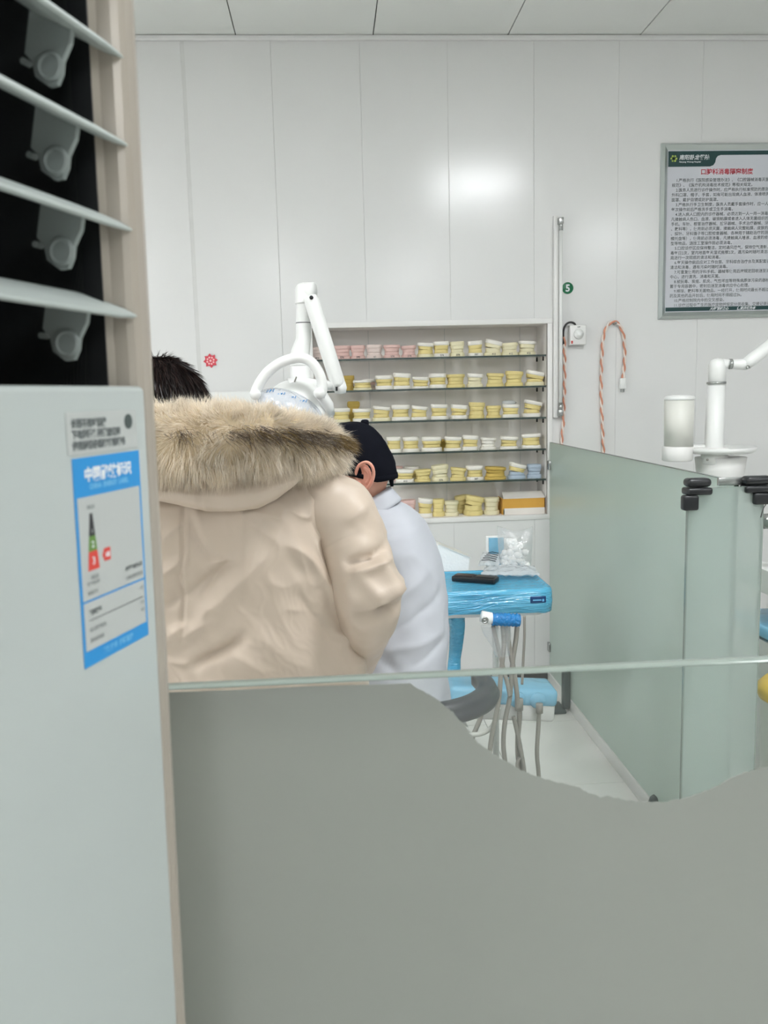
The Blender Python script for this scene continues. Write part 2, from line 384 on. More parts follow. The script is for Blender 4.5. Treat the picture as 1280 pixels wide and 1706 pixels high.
tr = MB(); tr.box((X0, WALL-0.018, CEIL-0.022), (X1, WALL, CEIL-0.0015), bev=0.003); tag(tr.build('trim_2', M['wall']), kind='structure')
tag(MB().box((X0, WALL-0.012, 0), (1.03, WALL+0.002, 0.075), bev=0.002).build('baseboard_back', M['base']), kind='structure')
tag(MB().box((X0-0.1, Y0, 0), (X0, WALL, CEIL)).build('wall_left', M['wallgrey']), kind='structure')
tag(MB().box((X1, Y0, 0), (X1+0.1, WALL, CEIL)).build('wall_right', M['wallgrey']), kind='structure')
tag(MB().box((X0-0.1, Y0-0.1, 0), (X1+0.1, Y0, CEIL)).build('wall_front', M['wallgrey']), kind='structure')

# ------------------------------------------------------------------ standing air conditioner, close on the left
AU = Vector((0.29967, 0.95404, 0)); AN = Vector((0.95404, -0.29967, 0)); AP = Vector((-0.13499, 0.44342, 0))
def ac(s, n, z): return AP + AU*(s+0.022*z) + AN*n + Vector((0, 0, EYE+z))
def acbox(mb, s0, s1, n0, n1, z0, z1, mi=0, bev=0.0, seg=3):
    b = MB().box((s0, n0, z0), (s1, n1, z1), 0, bev=bev, seg=seg)
    mb.add([ac(*v) for v in b.v], b.f, mi, bool(bev)); return mb
AXF = frame(AP+Vector((0, 0, EYE)), AU, (0, 0, 1), AN)   # x: along the face, y: up, z: out of the face
def acprint(mb, items, n, mi): 
    tmp = MB(); text_mesh(tmp, items, Matrix.Identity(4)); mb.add([ac(v.x, n+v.z, v.y) for v in tmp.v], tmp.f, mi)
A = thing('air_conditioner', ac(0.0, -0.15, -EYE), 'tall white standing air conditioner with open louvres and a blue energy label, close by', 'air conditioner')
b = MB(); acbox(b, -0.36, 0.100, -0.34, -0.115, -EYE, 0.42, bev=0.01); acbox(b, -0.36, 0.098, -0.12, -0.012, -EYE, 0.004); acbox(b, -0.36, 0.098, -0.12, -0.012, 0.33, 0.42)
b.build('cabinet', M['acframe'], A)
b = MB()
acbox(b, -0.36, 0.099, -0.118, -0.112, 0.0, 0.34)                # black throat of the air outlet
acbox(b, 0.0625, 0.0635, -0.115, -0.010, 0.0, 0.34); acbox(b, -0.36, -0.355, -0.115, -0.010, 0, 0.34)
b.build('outlet_throat', M['acdark'], A)
b = MB()
for (z0, z1) in ((-EYE+0.02, 0.42),):                              # side frame: bevelled inner edge, rounded outer edge
    prof = [(0.0625, -0.022), (0.0645, -0.016), (0.0745, -0.0115), (0.0765, -0.004), (0.079, -0.0005), (0.084, 0.0012), (0.092, 0.0012), (0.0985, -0.001), (0.1025, -0.0055), (0.104, -0.012), (0.104, -0.10), (0.0625, -0.10)]
    rings = [[ac(s, n, z) for s, n in prof] for z in (z0, z1)]
    b.loft(rings, smooth=False)
b.build('side_frame', M['acframe'], A)
b = MB(); acbox(b, -0.36, 0.0795, -0.010, 0.0045, -EYE+0.06, 0.0085, bev=0.004, seg=4)
b.build('front_panel', M['acwhite'], A)
tl = math.radians(25)
for k, zv in enumerate((0.0455, 0.0945, 0.1415, 0.1895, 0.2375, 0.2855)):
    b = MB(); L, tt = 0.030, 0.0045; s0, s1 = -0.34, 0.0875
    prof = []
    for a, c in ((0, -tt*0.35), (0.3*L, -tt*0.6), (L, -tt*0.4), (L, tt*0.4), (0.3*L, tt*0.6), (0, tt*0.35), (-0.0012, 0)):
        prof.append((0.0025-a*math.cos(tl)+c*math.sin(tl), zv+tt*0.5+a*math.sin(tl)+c*math.cos(tl)))
    def ring(s, sc): 
        m = (0.0025-0.006, zv+tt*0.5+0.003)
        return [ac(s, m[0]+(p[0]-m[0])*sc, m[1]+(p[1]-m[1])*sc) for p in prof]
    b.loft([ring(s0, 1), ring(s1-0.030, 1), ring(s1-0.012, 0.72), ring(s1, 0.32)], smooth=False)
    vane = b.build('vane', M['acvane'], A)
    # hanging end tab with its pivot
    st = 0.040
    pz = zv+0.004
    pl = [(-0.006, 0.0), (-0.0075, -0.007), (-0.0125, -0.015), (-0.0135, -0.021), (-0.0165, -0.0265), (-0.0215, -0.027), (-0.029, -0.0215), (-0.0305, -0.0135), (-0.0345, -0.009), (-0.030, 0.012)]
    vv = [ac(st, n, pz+z) for n, z in pl]+[ac(st+0.0035, n, pz+z) for n, z in pl]; n_ = len(pl)
    MB().add(vv, [list(range(n_)), list(range(n_, 2*n_))[::-1]]+[[i, (i+1) % n_, n_+(i+1) % n_, n_+i] for i in range(n_)]).build('hinge_tab', M['actab'], vane)
    c = []
    for (ds, r) in ((0.001, 0.0076), (-0.0015, 0.0076), (-0.0022, 0.0066), (-0.0022, 0.0058), (-0.0012, 0.0052)):
        c.append([ac(st+ds, -0.0195+r*math.cos(q), pz-0.0175+r*math.sin(q)) for q in np.linspace(0, 2*math.pi, 24, endpoint=False)])
    MB().loft(c, smooth=False).build('pivot', M['actab'], vane)
    c = [[ac(st+0.004+ds, -0.036+r*math.cos(q), pz-0.0125+r*math.sin(q)) for q in np.linspace(0, 2*math.pi, 10, endpoint=False)] for ds, r in ((0.002, 0.0018), (-0.004, 0.0018))]
    MB().loft(c, smooth=False).build('pin', M['actab'], vane)
# stickers
PF = 0.0045
def flat(mb, s0, s1, z0, z1, n, mi=0, poly=None):
    p = poly or [(s0, z0), (s1, z0), (s1, z1), (s0, z1)]; k = len(p)
    return mb.add([ac(s, n, z) for s, z in p]+[ac(s, n-0.00015, z) for s, z in p], [list(range(k)), list(range(k, 2*k))[::-1]]+[[i, k+i, k+(i+1) % k, (i+1) % k] for i in range(k)], mi)
lab = MB(); LT, LB, LL, LR = -0.0285, -0.1380, 0.0010, 0.0672
flat(lab, LL, LR, LB, LT, PF+0.0003)
lab = lab.build('energy_label', M['lblue'], A)
pr = MB()
flat(pr, LL+0.0022, LR-0.0022, LB+0.0350, LT-0.0205, PF+0.0005); flat(pr, LL+0.0022, LR-0.0022, LB+0.0085, LB+0.0338, PF+0.0005)
pr.build('label_field', M['sticker'], lab)
pr = MB()
acprint(pr, [('中国能效标识', 0.0078, (LL+LR)/2, LT-0.0120, 'CENTER', 0, 0.0003)], PF+0.0005, 0)
pr.build('label_heading', M['lwhite'], lab)
pr = MB(); acprint(pr, [('CHINA  ENERGY  LABEL', 0.0036, (LL+LR)/2, LT-0.0168, 'CENTER', 0, 0.0002)], PF+0.0005, 0)
pr.build('label_subheading', M['lpale'], lab)
pr = MB(); acprint(pr, [('能效信息  扫码查询', 0.0036, (LL+LR)/2, LB+0.0032, 'CENTER', 0, 0.0002)], PF+0.0005, 0)
pr.build('label_footer', M['lpale'], lab)
sx = LL+0.0135; zt = LT-0.0295
for (z1, z0, m_, key) in ((0, -0.012, 'inkd', 0), (-0.012, -0.020, 'lgreen', 1), (-0.020, -0.030, 'lred', 2)):
    w = lambda z: 0.0012+0.0042*(-z/0.030)
    pr = MB(); flat(pr, 0, 0, 0, 0, PF+0.0006, poly=[(sx-w(z0), zt+z0), (sx+w(z0), zt+z0), (sx+w(z1), zt+z1), (sx-w(z1), zt+z1)])
    pr.build('grade_bar', M[m_], lab)
pr = MB(); flat(pr, 0, 0, 0, 0, PF+0.0006, poly=[(sx+0.0085, zt-0.024), (sx+0.0105, zt-0.0275), (sx+0.0165, zt-0.0275), (sx+0.0165, zt-0.0205), (sx+0.0105, zt-0.0205)])
pr.build('grade_arrow', M['lred'], lab)
pr = MB(); acprint(pr, [('1', 0.0032, sx, zt-0.0105, 'CENTER', 0, 0), ('2', 0.0048, sx, zt-0.0180, 'CENTER', 0, 0.0001), ('3', 0.0056, sx, zt-0.0270, 'CENTER', 0, 0.0001), ('3级', 0.0030, sx+0.0133, zt-0.0252, 'CENTER', 0, 0.0001)], PF+0.0008, 0)
pr.build('grade_numbers', M['lwhite'], lab)
pr = MB(); acprint(pr, [('耗能低', 0.0024, sx, zt+0.0025, 'CENTER', 0, 0), ('耗能高', 0.0024, sx, zt-0.0345, 'CENTER', 0, 0), ('生产者名称', 0.0024, LL+0.006, LB+0.0425, 'LEFT', 0, 0), ('规格型号', 0.0024, LL+0.006, LB+0.0375, 'LEFT', 0, 0),
    ('空调器有限公司', 0.0026, LR-0.004, LB+0.0430, 'RIGHT', 0, 0.0001), ('立柜式房间空调', 0.0026, LR-0.004, LB+0.0375, 'RIGHT', 0, 0), ('能源效率', 0.0030, LL+0.006, LB+0.0270, 'LEFT', 0, 0.0002), ('3.7', 0.0028, LR-0.004, LB+0.0290, 'RIGHT', 0, 0),
    ('制冷季节耗电', 0.0026, LL+0.006, LB+0.0180, 'LEFT', 0, 0), ('制热耗电量', 0.0026, LL+0.006, LB+0.0125, 'LEFT', 0, 0), ('520', 0.0026, LR-0.004, LB+0.0205, 'RIGHT', 0, 0), ('460', 0.0026, LR-0.004, LB+0.0160, 'RIGHT', 0, 0)], PF+0.0008, 0)
pr.build('label_print', M['ink'], lab)
pr = MB(); flat(pr, LL+0.006, LR-0.004, LB+0.0240, LB+0.0243, PF+0.0008); pr.build('label_rule', M['ink'], lab)
st = MB(); flat(st, LL-0.003, LR-0.001, LT+0.0018, LT+0.0235, PF+0.0003); st = st.build('notice_sticker', M['sticker'], A)
pr = MB(); acprint(pr, [('长期不用时请拔', 0.0046, LL+0.001, LT+0.0160, 'LEFT', 0, 0.0003), ('下电源插头并清洁滤网', 0.0046, LL+0.001, LT+0.0103, 'LEFT', 0, 0.0003), ('使用前请仔细阅读说明书', 0.0046, LL+0.001, LT+0.0046, 'LEFT', 0, 0.0003)], PF+0.0005, 0)
pr.build('sticker_print', M['ink'], st)
pr = MB(); flat(pr, 0, 0, 0, 0, PF+0.0005, poly=[(LR-0.010+0.0042*math.cos(a), LT+0.0170+0.0042*math.sin(a)) for a in np.linspace(0, 2*math.pi, 20, endpoint=False)])
pr.build('sticker_emblem', M['foot'], st)

# ------------------------------------------------------------------ counter glass in front, with frosted film
GY, GT, GZ = 0.62, 0.014, EYE-0.2125
G = thing('glass_partition', (0.6, GY+GT/2, 0), 'waist high clear glass partition with ragged grey frosting across the foreground', 'partition')
b = MB(); b.box((-0.30, GY, 0.0), (1.60, GY+GT, GZ-0.001), 0); b.build('pane', M['clear'], G)
b = MB(); b.box((-0.30, GY, GZ-0.001), (1.60, GY+GT, GZ+0.0004), bev=0.0006, seg=1); b.build('polished_edge', M['edge'], G)
b = MB(); b.box((-0.30, GY-0.008, 0.0), (1.60, GY+GT+0.008, 0.03), bev=0.002); b.build('base_channel', M['steel'], G)
bpx = [(282, 1153), (400, 1149), (520, 1143), (640, 1140), (684, 1138), (694, 1146), (706, 1152), (718, 1158), (733, 1168), (745, 1180), (755, 1186), (762, 1196), (775, 1207), (782, 1220), (796, 1237), (812, 1248), (826, 1258), (846, 1270), (866, 1281), (884, 1289), (905, 1296), (926, 1303), (944, 1306), (962, 1310), (980, 1320), (1000, 1327), (1015, 1326), (1036, 1331), (1060, 1335), (1085, 1336), (1108, 1336), (1130, 1331), (1150, 1327), (1172, 1318), (1190, 1312), (1205, 1303), (1222, 1293), (1240, 1287), (1262, 1281), (1290, 1276), (1340, 1262), (1420, 1268), (1520, 1290)]
pts = [at(x, y, GY) for x, y in bpx]; poly = [(p.x, p.z) for p in pts]
jit = []
for i in range(len(poly)-1):
    for k in range(5):
        t = k/5; x = poly[i][0]*(1-t)+poly[i+1][0]*t; z = poly[i][1]*(1-t)+poly[i+1][1]*t
        jit.append((x, z+(rng.uniform(-0.0006, 0.0006) if i >= 5 else 0)))
jit.append(poly[-1])
jit = [(-0.29, jit[0][1])]+jit+[(1.60, jit[-1][1])]
poly = [(jit[-1][0], 0.031)]+jit[::-1]+[(jit[0][0], 0.031)]
b = MB(); b.prism(poly, GY-0.0006, GY-0.0001, 1); film = b.build('frosted_film', M['film'], G)

# ------------------------------------------------------------------ green frosted screen from the wall
PX_ = 1.0385; PT = 0.010
P = thing('frosted_screen', (PX_, 3.0, 0), 'tall pale green frosted glass screen standing out from the white back wall', 'screen')
zt = EYE-0.2455; zb = 0.055
b = MB(); b.box((PX_, 2.135, zb), (PX_+PT, WALL-0.012, zt), 0); b.build('pane', M['frost'], P)
b = MB(); b.box((PX_-0.0002, 2.130, zb), (PX_+PT+0.0002, 2.1352, zt)); b.box((PX_-0.0002, 2.13, zt), (PX_+PT+0.0002, WALL-0.012, zt+0.0012)); b.build('pane_edge', M['edged'], P)
b = MB(); b.box((PX_-0.006, 2.13, 0.0), (PX_+PT+0.006, WALL-0.02, 0.053), bev=0.002); b.build('sill', M['wplastic'], P)
for (py) in (775, 1078):
    c = at(917, py, WALL-0.02)
    b = MB(); b.box((PX_-0.010, WALL-0.035, c.z-0.022), (PX_+PT+0.008, WALL, c.z+0.022), bev=0.003); b.build('wall_clip', M['steel'], P)
fp = atz(945, 1185, 0)
b = MB(); b.box((fp.x-0.020, 3.60, 0.012), (fp.x+0.014, 3.636, 0.190), bev=0.006)
b.box((0.930, 3.575, 0.0), (1.008, 3.70, 0.016), bev=0.005); b.build('foot_post', M['foot'], P)
c = at(1115, 1326, 2.62)
b = MB(); b.lathe([(0.002, 0.030), (0.012, 0.020), (0.018, 0.0), (0.018, -0.01)], (PX_-0.014, 2.60, c.z-0.012), 14); b.build('foot_clamp', M['foot'], P)
# end pane facing the room, clamped across the screen's free edge
EY = 2.095; ez = EYE-0.256
E_ = thing('end_pane', (1.0, EY, 0), 'narrow upright glass pane with black corner clamps at the screen\'s free end', 'glass pane')
ea, eb = 0.900, 1.0985
b = MB(); b.box((ea, EY, 0.02), (eb, EY+0.010, ez)); b.build('pane', mat_sheet('thin_frosted_glass', (204, 216, 210), 0.5, clear=0.42, gloss=0.05, rough=0.15), E_)
b = MB(); b.box((ea-0.0003, EY-0.0003, 0.02), (ea+0.0025, EY+0.0103, ez)); b.box((eb-0.0025, EY-0.0003, 0.02), (eb+0.0003, EY+0.0103, ez)); b.box((ea, EY-0.0003, ez-0.0005), (eb, EY+0.0103, ez+0.0006)); b.build('pane_edge', M['edge'], E_)
b = MB(); b.box((ea-0.004, EY-0.01, 0.0), (eb+0.004, EY+0.02, 0.03), bev=0.003); b.build('shoe', M['wplastic'], E_)
def clamp(x0, x1, yoff, tall):
    b = MB()
    b.box((x0, EY-0.016+yoff, ez+0.004), (x1, EY+0.024+yoff, ez+0.026), bev=0.0095, seg=4)
    b.box((x0-0.002, EY-0.018+yoff, ez-0.016), (x1+0.002, EY+0.026+yoff, ez+0.0025), bev=0.0065, seg=4)
    return b
b = clamp(ea-0.006, ea+0.056, 0, 0); b.box((ea-0.018, EY-0.020, ez-0.054), (ea+0.022, EY+0.006, ez-0.0155), bev=0.006, seg=3); b.build('corner_clamp', M['black'], E_)
b = clamp(eb-0.050, eb+0.022, 0.006, 0); b.box((eb-0.030, EY-0.012, ez-0.046), (eb+0.020, EY+0.020, ez-0.0155), bev=0.006, seg=3); b.build('corner_clamp', M['black'], E_)
b = MB(); b.box((ea+0.09, EY+0.022, ez+0.002), (eb-0.03, EY+0.034, ez+0.022), bev=0.001); b.build('clamp_bar', M['steel'], E_)
w0 = at(1271, 832, EY-0.01); w1 = at(1272, 848, EY-0.012); w2 = at(1268, 862, EY-0.012)
b = MB(); b.tube(bez([Vector((eb+0.004, EY-0.004, ez-0.046)), w1, w2], 12), 0.0012, 6); b.build('loose_wire', M['cordd'], E_)

# ------------------------------------------------------------------ notice board on the wall
def wall_xz(px, py): p = at(px, py, WALL); return p.x, p.z
fx0, fz1 = wall_xz(1101, 240); _, fz0 = wall_xz(1095, 532); fw = 0.620
N = thing('notice_board', (fx0+fw/2, WALL, fz0), 'aluminium framed printed notice with green header hanging on the back wall', 'notice board')
fb = 0.030
def bar(mb, x0, z0, x1, z1, x2, z2, x3, z3):
    y1, y0 = WALL-0.012, WALL-0.026
    mb.add([(x0, WALL, z0), (x1, WALL, z1), (x2, WALL-0.004, z2), (x3, WALL-0.004, z3), (x0, y1, z0), (x1, y1, z1), (x2, y1+0.002, z2), (x3, y1+0.002, z3),
            (x0*0.6+x3*0.4, y0, z0*0.6+z3*0.4), (x1*0.6+x2*0.4, y0, z1*0.6+z2*0.4)],
           [[0, 1, 5, 4], [4, 5, 9, 8], [8, 9, 6, 7], [7, 6, 2, 3], [0, 4, 8, 7, 3], [1, 2, 6, 9, 5]])
a, b0, c, d = fx0, fz0, fx0+fw, fz1
for (q) in ((a, b0, c, b0, c-fb, b0+fb, a+fb, b0+fb), (c, b0, c, d, c-fb, d-fb, c-fb, b0+fb), (c, d, a, d, a+fb, d-fb, c-fb, d-fb), (a, d, a, b0, a+fb, b0+fb, a+fb, d-fb)):
    mb = MB(); bar(mb, *q); mb.build('frame_rail', M['alu'], N)
MB().box((a+fb-0.002, WALL-0.008, b0+fb-0.002), (c-fb+0.002, WALL-0.003, d-fb+0.002)).build('sheet', M['paper'], N)
NXF = frame((a+fb, WALL-0.0081, b0+fb), (1, 0, 0), (0, 0, 1), (0, -1, 0)); SWD, SHT = fw-2*fb, fz1-fz0-2*fb
b = MB()
hd = [(0.004, SHT-0.072), (0.200, SHT-0.072), (0.216, SHT-0.066), (0.224, SHT-0.054), (0.228, SHT-0.036), (0.236, SHT-0.026), (0.250, SHT-0.022), (SWD-0.004, SHT-0.022), (SWD-0.004, SHT-0.004), (0.004, SHT-0.004)]
b.prism(hd, 0, 0.0004, 2, 0, NXF); b.build('green_header', M['green'], N); b = MB(); b.prism([(0.004, 0.004), (SWD-0.004, 0.004), (SWD-0.004, 0.022), (0.004, 0.022)], 0, 0.0004, 2, 0, NXF)
b.build('green_footer', M['green'], N)
b = MB(); cx_, cz_ = 0.030, SHT-0.036
for q in range(6):
    a0 = q*math.pi/3
    arc = [(cx_+(0.0075+0.009*math.cos(t))*math.cos(a0)-0.006*math.sin(t)*math.sin(a0), cz_+(0.0075+0.009*math.cos(t))*math.sin(a0)+0.006*math.sin(t)*math.cos(a0)) for t in np.linspace(0, 2*math.pi, 12, endpoint=False)]
    b.prism(arc, 0.0005, 0.0007, 2, 0, NXF)
b.build('emblem', M['logo'], N)
b = MB(); b.prism([(cx_-0.012, cz_-0.004), (cx_-0.009, cz_-0.007), (cx_+0.012, cz_+0.004), (cx_+0.009, cz_+0.007)], 0.0008, 0.0009, 2, 0, NXF)
b.prism([(cx_-0.004, cz_-0.012), (cx_-0.001, cz_-0.012), (cx_+0.003, cz_+0.012), (cx_, cz_+0.012)], 0.0008, 0.0009, 2, 0, NXF); b.build('emblem_mark', M['green'], N)
b = MB(); text_mesh(b, [('南阳卧龙醫院', 0.0235, 0.054, SHT-0.040, 'LEFT', 0.25, 0.0005), ('Nanyang Wolong Hospital', 0.0095, 0.054, SHT-0.054, 'LEFT', 0.25, 0.0002)], NXF @ Matrix.Translation((0, 0, 0.0009)))
b.build('header_lettering', M['lwhite'], N)
b = MB(); text_mesh(b, [('大医精诚之心', 0.0150, 0.215, 0.0075, 'LEFT', 0.4, 0.0005)], NXF @ Matrix.Translation((0, 0, 0.0009)))
b.build('motto_lettering', M['lwhite'], N)
b = MB(); text_mesh(b, [('仁爱济世为本', 0.0150, 0.345, 0.0075, 'LEFT', 0.4, 0.0005)], NXF @ Matrix.Translation((0, 0, 0.0009)))
b.build('motto_lettering', M['lwhite'], N)
b = MB(); text_mesh(b, [('口腔科消毒隔离制度', 0.0275, SWD/2, SHT-0.105, 'CENTER', 0, 0.0006)], NXF @ Matrix.Translation((0, 0, 0.0006))); b.build('title_lettering', M['tred'], N)
LINES = ['    1.严格执行《医院感染管理办法》、《口腔器械消毒灭菌技术操作', '规范》、《医疗机构消毒技术规范》等相关规定。', '    2.医务人员进行诊疗操作时，应严格执行标准预防的原则，戴医用',
 '外科口罩、帽子、手套，如有可能出现病人血液、体液喷溅时，应戴', '面罩、戴护目镜或防护面罩。', '    3.严格执行手卫生制度，医务人员戴手套操作时，应一人一更换，', '每次操作前后严格洗手或卫生手消毒。',
 '    4.进入病人口腔内的诊疗器械，必须达到一人一用一消毒或灭菌，', '凡接触病人伤口、血液、破损粘膜或者进入人体无菌组织的器械（牙科', '手机、车针、根管治疗器械、拔牙器械、手术治疗器械、牙周治疗器械', '、敷料等），使用前必须灭菌，接触病人完整粘膜、皮肤的器械（口镜',
 '、探针、牙科镊子等口腔检查器械、各种用于辅助治疗的测量仪器、印', '模托盘等），使用前必须消毒，凡接触病人唾液、血液的修复、正畸模', '型等物品，送技工室操作前必须消毒。', '    5.口腔诊疗区应保持整洁，定时通风换气，保持空气清新，空气消',
 '毒每日2次，室内地面每天湿式拖擦2次，遇污染时随时清洁和消毒，每', '周进行一次彻底的清洁和消毒。', '    6.每天操作前后应对工作台面、牙科综合治疗台及其配套设施进行', '清洁和消毒，遇有污染时随时消毒。', '    7.可重复使用的牙科手机、器械等使用后按规定回收送至消毒供应',
 '中心，进行清洗、消毒和灭菌。', '    8.被朊毒、炭疽、肌炎、气性坏疽等特殊病原体污染的器械，应', '置于专用容器中，密封后送至消毒供应中心处理。', '    9.棉球、敷料等无菌物品，一经打开，使用时间最长不超过24h，新', '药及其他药品开封后，使用时间不得超过2h。', '    10.严格控制院内中的交叉感染。', '    11.诊疗过程中产生的医疗废物按规定分类收集、交接记录齐全。']
b = MB(); pitch = (SHT-0.125-0.038)/26
text_mesh(b, [(s, 0.0178, 0.022, SHT-0.138-pitch*i, 'LEFT', 0, 0.0001) for i, s in enumerate(LINES)], NXF @ Matrix.Translation((0, 0, 0.0006)))
b.build('printed_text', M['ink'], N)

# ------------------------------------------------------------------ small things on the wall
p0 = at(932, 362, WALL); p1 = at(930, 692, WALL)
t = thing('ultraviolet_lamp', (p0.x, WALL, p1.z), 'slim white vertical tube lamp with metal ends on the wall beside the niche', 'wall lamp')
MB().box((p0.x-0.030, WALL-0.022, p1.z-0.01), (p0.x-0.008, WALL, p0.z+0.004), bev=0.003).build('batten', M['wplastic'], t)
MB().tube([(p0.x-0.001, WALL-0.035, p1.z+0.04), (p0.x-0.001, WALL-0.035, p0.z-0.045)], 0.008, 14).build('lamp_tube', M['white'], t)
for z, s in ((p0.z-0.02, 1), (p1.z+0.015, -1)):
    b = MB(); b.box((p0.x-0.014, WALL-0.050, z-0.018), (p0.x+0.008, WALL-0.0, z+0.012), bev=0.003); b.tube([(p0.x-0.001, WALL-0.035, z-s*0.045), (p0.x-0.001, WALL-0.035, z)], 0.0095, 12); b.build('end_socket', M['steel'], t)
p = at(946, 480, WALL)
t = thing('number_sign', (p.x, WALL, p.z-0.03), 'small round green sign reading 5 on the white wall', 'sign')
MB().lathe([(0.0265, 0.0), (0.0265, -0.002), (0.025, -0.003)], (p.x, WALL, p.z), 32, xf=Matrix.Rotation(-math.pi/2, 4, 'X')).build('disc', mat('sign_green', (18, 112, 72), 0.4), t)
b = MB(); text_mesh(b, [('5', 0.044, 0, -0.015, 'CENTER', 0, 0.0014)], frame((p.x, WALL-0.0035, p.z), (1, 0, 0), (0, 0, 1), (0, -1, 0))); b.build('number', M['lwhite'], t)
p = at(959, 559, WALL)
t = thing('timer_switch', (p.x, WALL, p.z-0.045), 'square white dial timer switch box on the wall under the green sign', 'switch')
MB().box((p.x-0.036, WALL-0.040, p.z-0.045), (p.x+0.040, WALL, p.z+0.045), bev=0.004).build('box', M['wplastic'], t)
b = MB(); b.lathe([(0.024, 0.0), (0.022, 0.008), (0.014, 0.010), (0.012, 0.018), (0.002, 0.019)], (p.x+0.004, WALL-0.040, p.z+0.004), 24, xf=Matrix.Rotation(math.pi/2, 4, 'X')); b.build('dial', M['white'], t)
MB().box((p.x-0.031, WALL-0.0415, p.z-0.039), (p.x-0.024, WALL-0.039, p.z-0.026)).build('indicator', M['lred'], t)
b = MB(); text_mesh(b, [('OFF', 0.008, 0.004, 0.033, 'CENTER', 0, 0.0003)], frame((p.x, WALL-0.0405, p.z), (1, 0, 0), (0, 0, 1), (0, -1, 0))); b.build('dial_print', M['ink'], t)
def twisted(name, pxs, label, Yc, plug=False, cat='cord'):
    path = bez([at(x, y, Yc) for x, y in pxs], 160)
    t = thing(name, path[-1], label, cat)
    for q, mm in ((0, M['cordr']), (math.pi, M['cordw'])):
        pp = []; L = 0
        for i, c in enumerate(path):
            if i: L += (c-path[i-1]).length
            d = (path[min(i+1, len(path)-1)]-path[max(0, i-1)]).normalized(); sd = d.cross(Vector((0, 1, 0)))
            if sd.length < 0.1: sd = Vector((1, 0, 0))
            sd.normalize(); a = 2*math.pi*L/0.075+q
            pp.append(c+sd*math.cos(a)*0.0042+Vector((0, 1, 0))*math.sin(a)*0.0042)
        MB().tube(pp, 0.0044, 8, caps=True).build('strand', mm, t)
    if plug:
        c = path[-1] if plug == 'end' else path[0]
        b = MB(); b.box(c+Vector((-0.016, -0.012, -0.045)), c+Vector((0.014, 0.012, 0.006)), bev=0.005); pl_ = b.build('plug', M['white'], t)
        b = MB(); b.box(c+Vector((-0.010, -0.003, -0.060)), c+Vector((-0.006, 0.003, -0.045))); b.box(c+Vector((0.003, -0.003, -0.060)), c+Vector((0.007, 0.003, -0.045))); b.build('prong', M['steel'], pl_)
    return t
twisted('power_cord', [(1007, 790), (1005, 730), (1002, 660), (1003, 600), (1006, 560), (1014, 541), (1024, 536), (1034, 544), (1040, 565), (1041, 600), (1038, 632)], 'twisted orange and white cord looped over a wall hook, its white plug hanging', WALL-0.014, 'end')
b0_ = at(1023, 540, WALL)
tag(MB().tube([(b0_.x, WALL, b0_.z), (b0_.x, WALL-0.03, b0_.z), (b0_.x, WALL-0.034, b0_.z+0.008)], 0.004, 8).build('wall_hook', M['steel'], origin=(b0_.x, WALL, b0_.z)), 'small metal hook holding up the orange and white cord loop', 'hook')
twisted('lamp_cord', [(935, 800), (936, 740), (939, 700), (941, 640), (941, 590), (940, 560)], 'twisted orange and white cord running straight down beside the tube lamp', WALL-0.014)
q = [at(939, 575, WALL-0.014), at(939, 552, WALL-0.018), at(943, 541, WALL-0.03), at(950, 537, WALL-0.034), at(957, 539, WALL-0.03), at(960, 545, WALL-0.02)]
tag(MB().tube(bez(q, 30), 0.005, 8).build('switch_cable', M['cordd'], origin=q[0]), 'short dark cable arching into the top of the dial timer switch', 'cable')
p = at(351, 601, WALL)
t = thing('wall_ornament', (p.x, WALL, p.z-0.03), 'red eight-pointed filigree ornament stuck on the bare white wall', 'ornament')
b = MB(); star = []
for k in range(16):
    a = 2*math.pi*k/16+0.1; r = 0.033 if k % 2 == 0 else 0.0235; star.append((p.x+r*math.cos(a), p.z+r*math.sin(a)))
b.prism(star, WALL-0.004, WALL, 1); b.build('star', M['red'], t)
b = MB()
for k in range(8):
    a = 2*math.pi*k/8+0.3; c_ = (p.x+0.0150*math.cos(a), p.z+0.0150*math.sin(a))
    b.prism([(c_[0]+0.0046*math.cos(u), c_[1]+0.0046*math.sin(u)) for u in np.linspace(0, 2*math.pi, 8, endpoint=False)], WALL-0.0046, WALL-0.004, 1)
b.prism([(p.x+0.0055*math.cos(u), p.z+0.0055*math.sin(u)) for u in np.linspace(0, 2*math.pi, 8, endpoint=False)], WALL-0.0046, WALL-0.004, 1)
b.build('cut_out', M['redp'], t)
pl = at(345, 653, WALL-0.05); pr_ = at(438, 651, WALL-0.05)
b = MB(); b.box((-1.6, WALL-0.055, pl.z-0.16), (pr_.x, WALL-0.0, pl.z), bev=0.006); tag(b.build('wall_trunking', M['white'], origin=(-0.9, WALL, pl.z-0.16)), 'white boxed trunking running along the wall behind the fur hood', 'trunking')

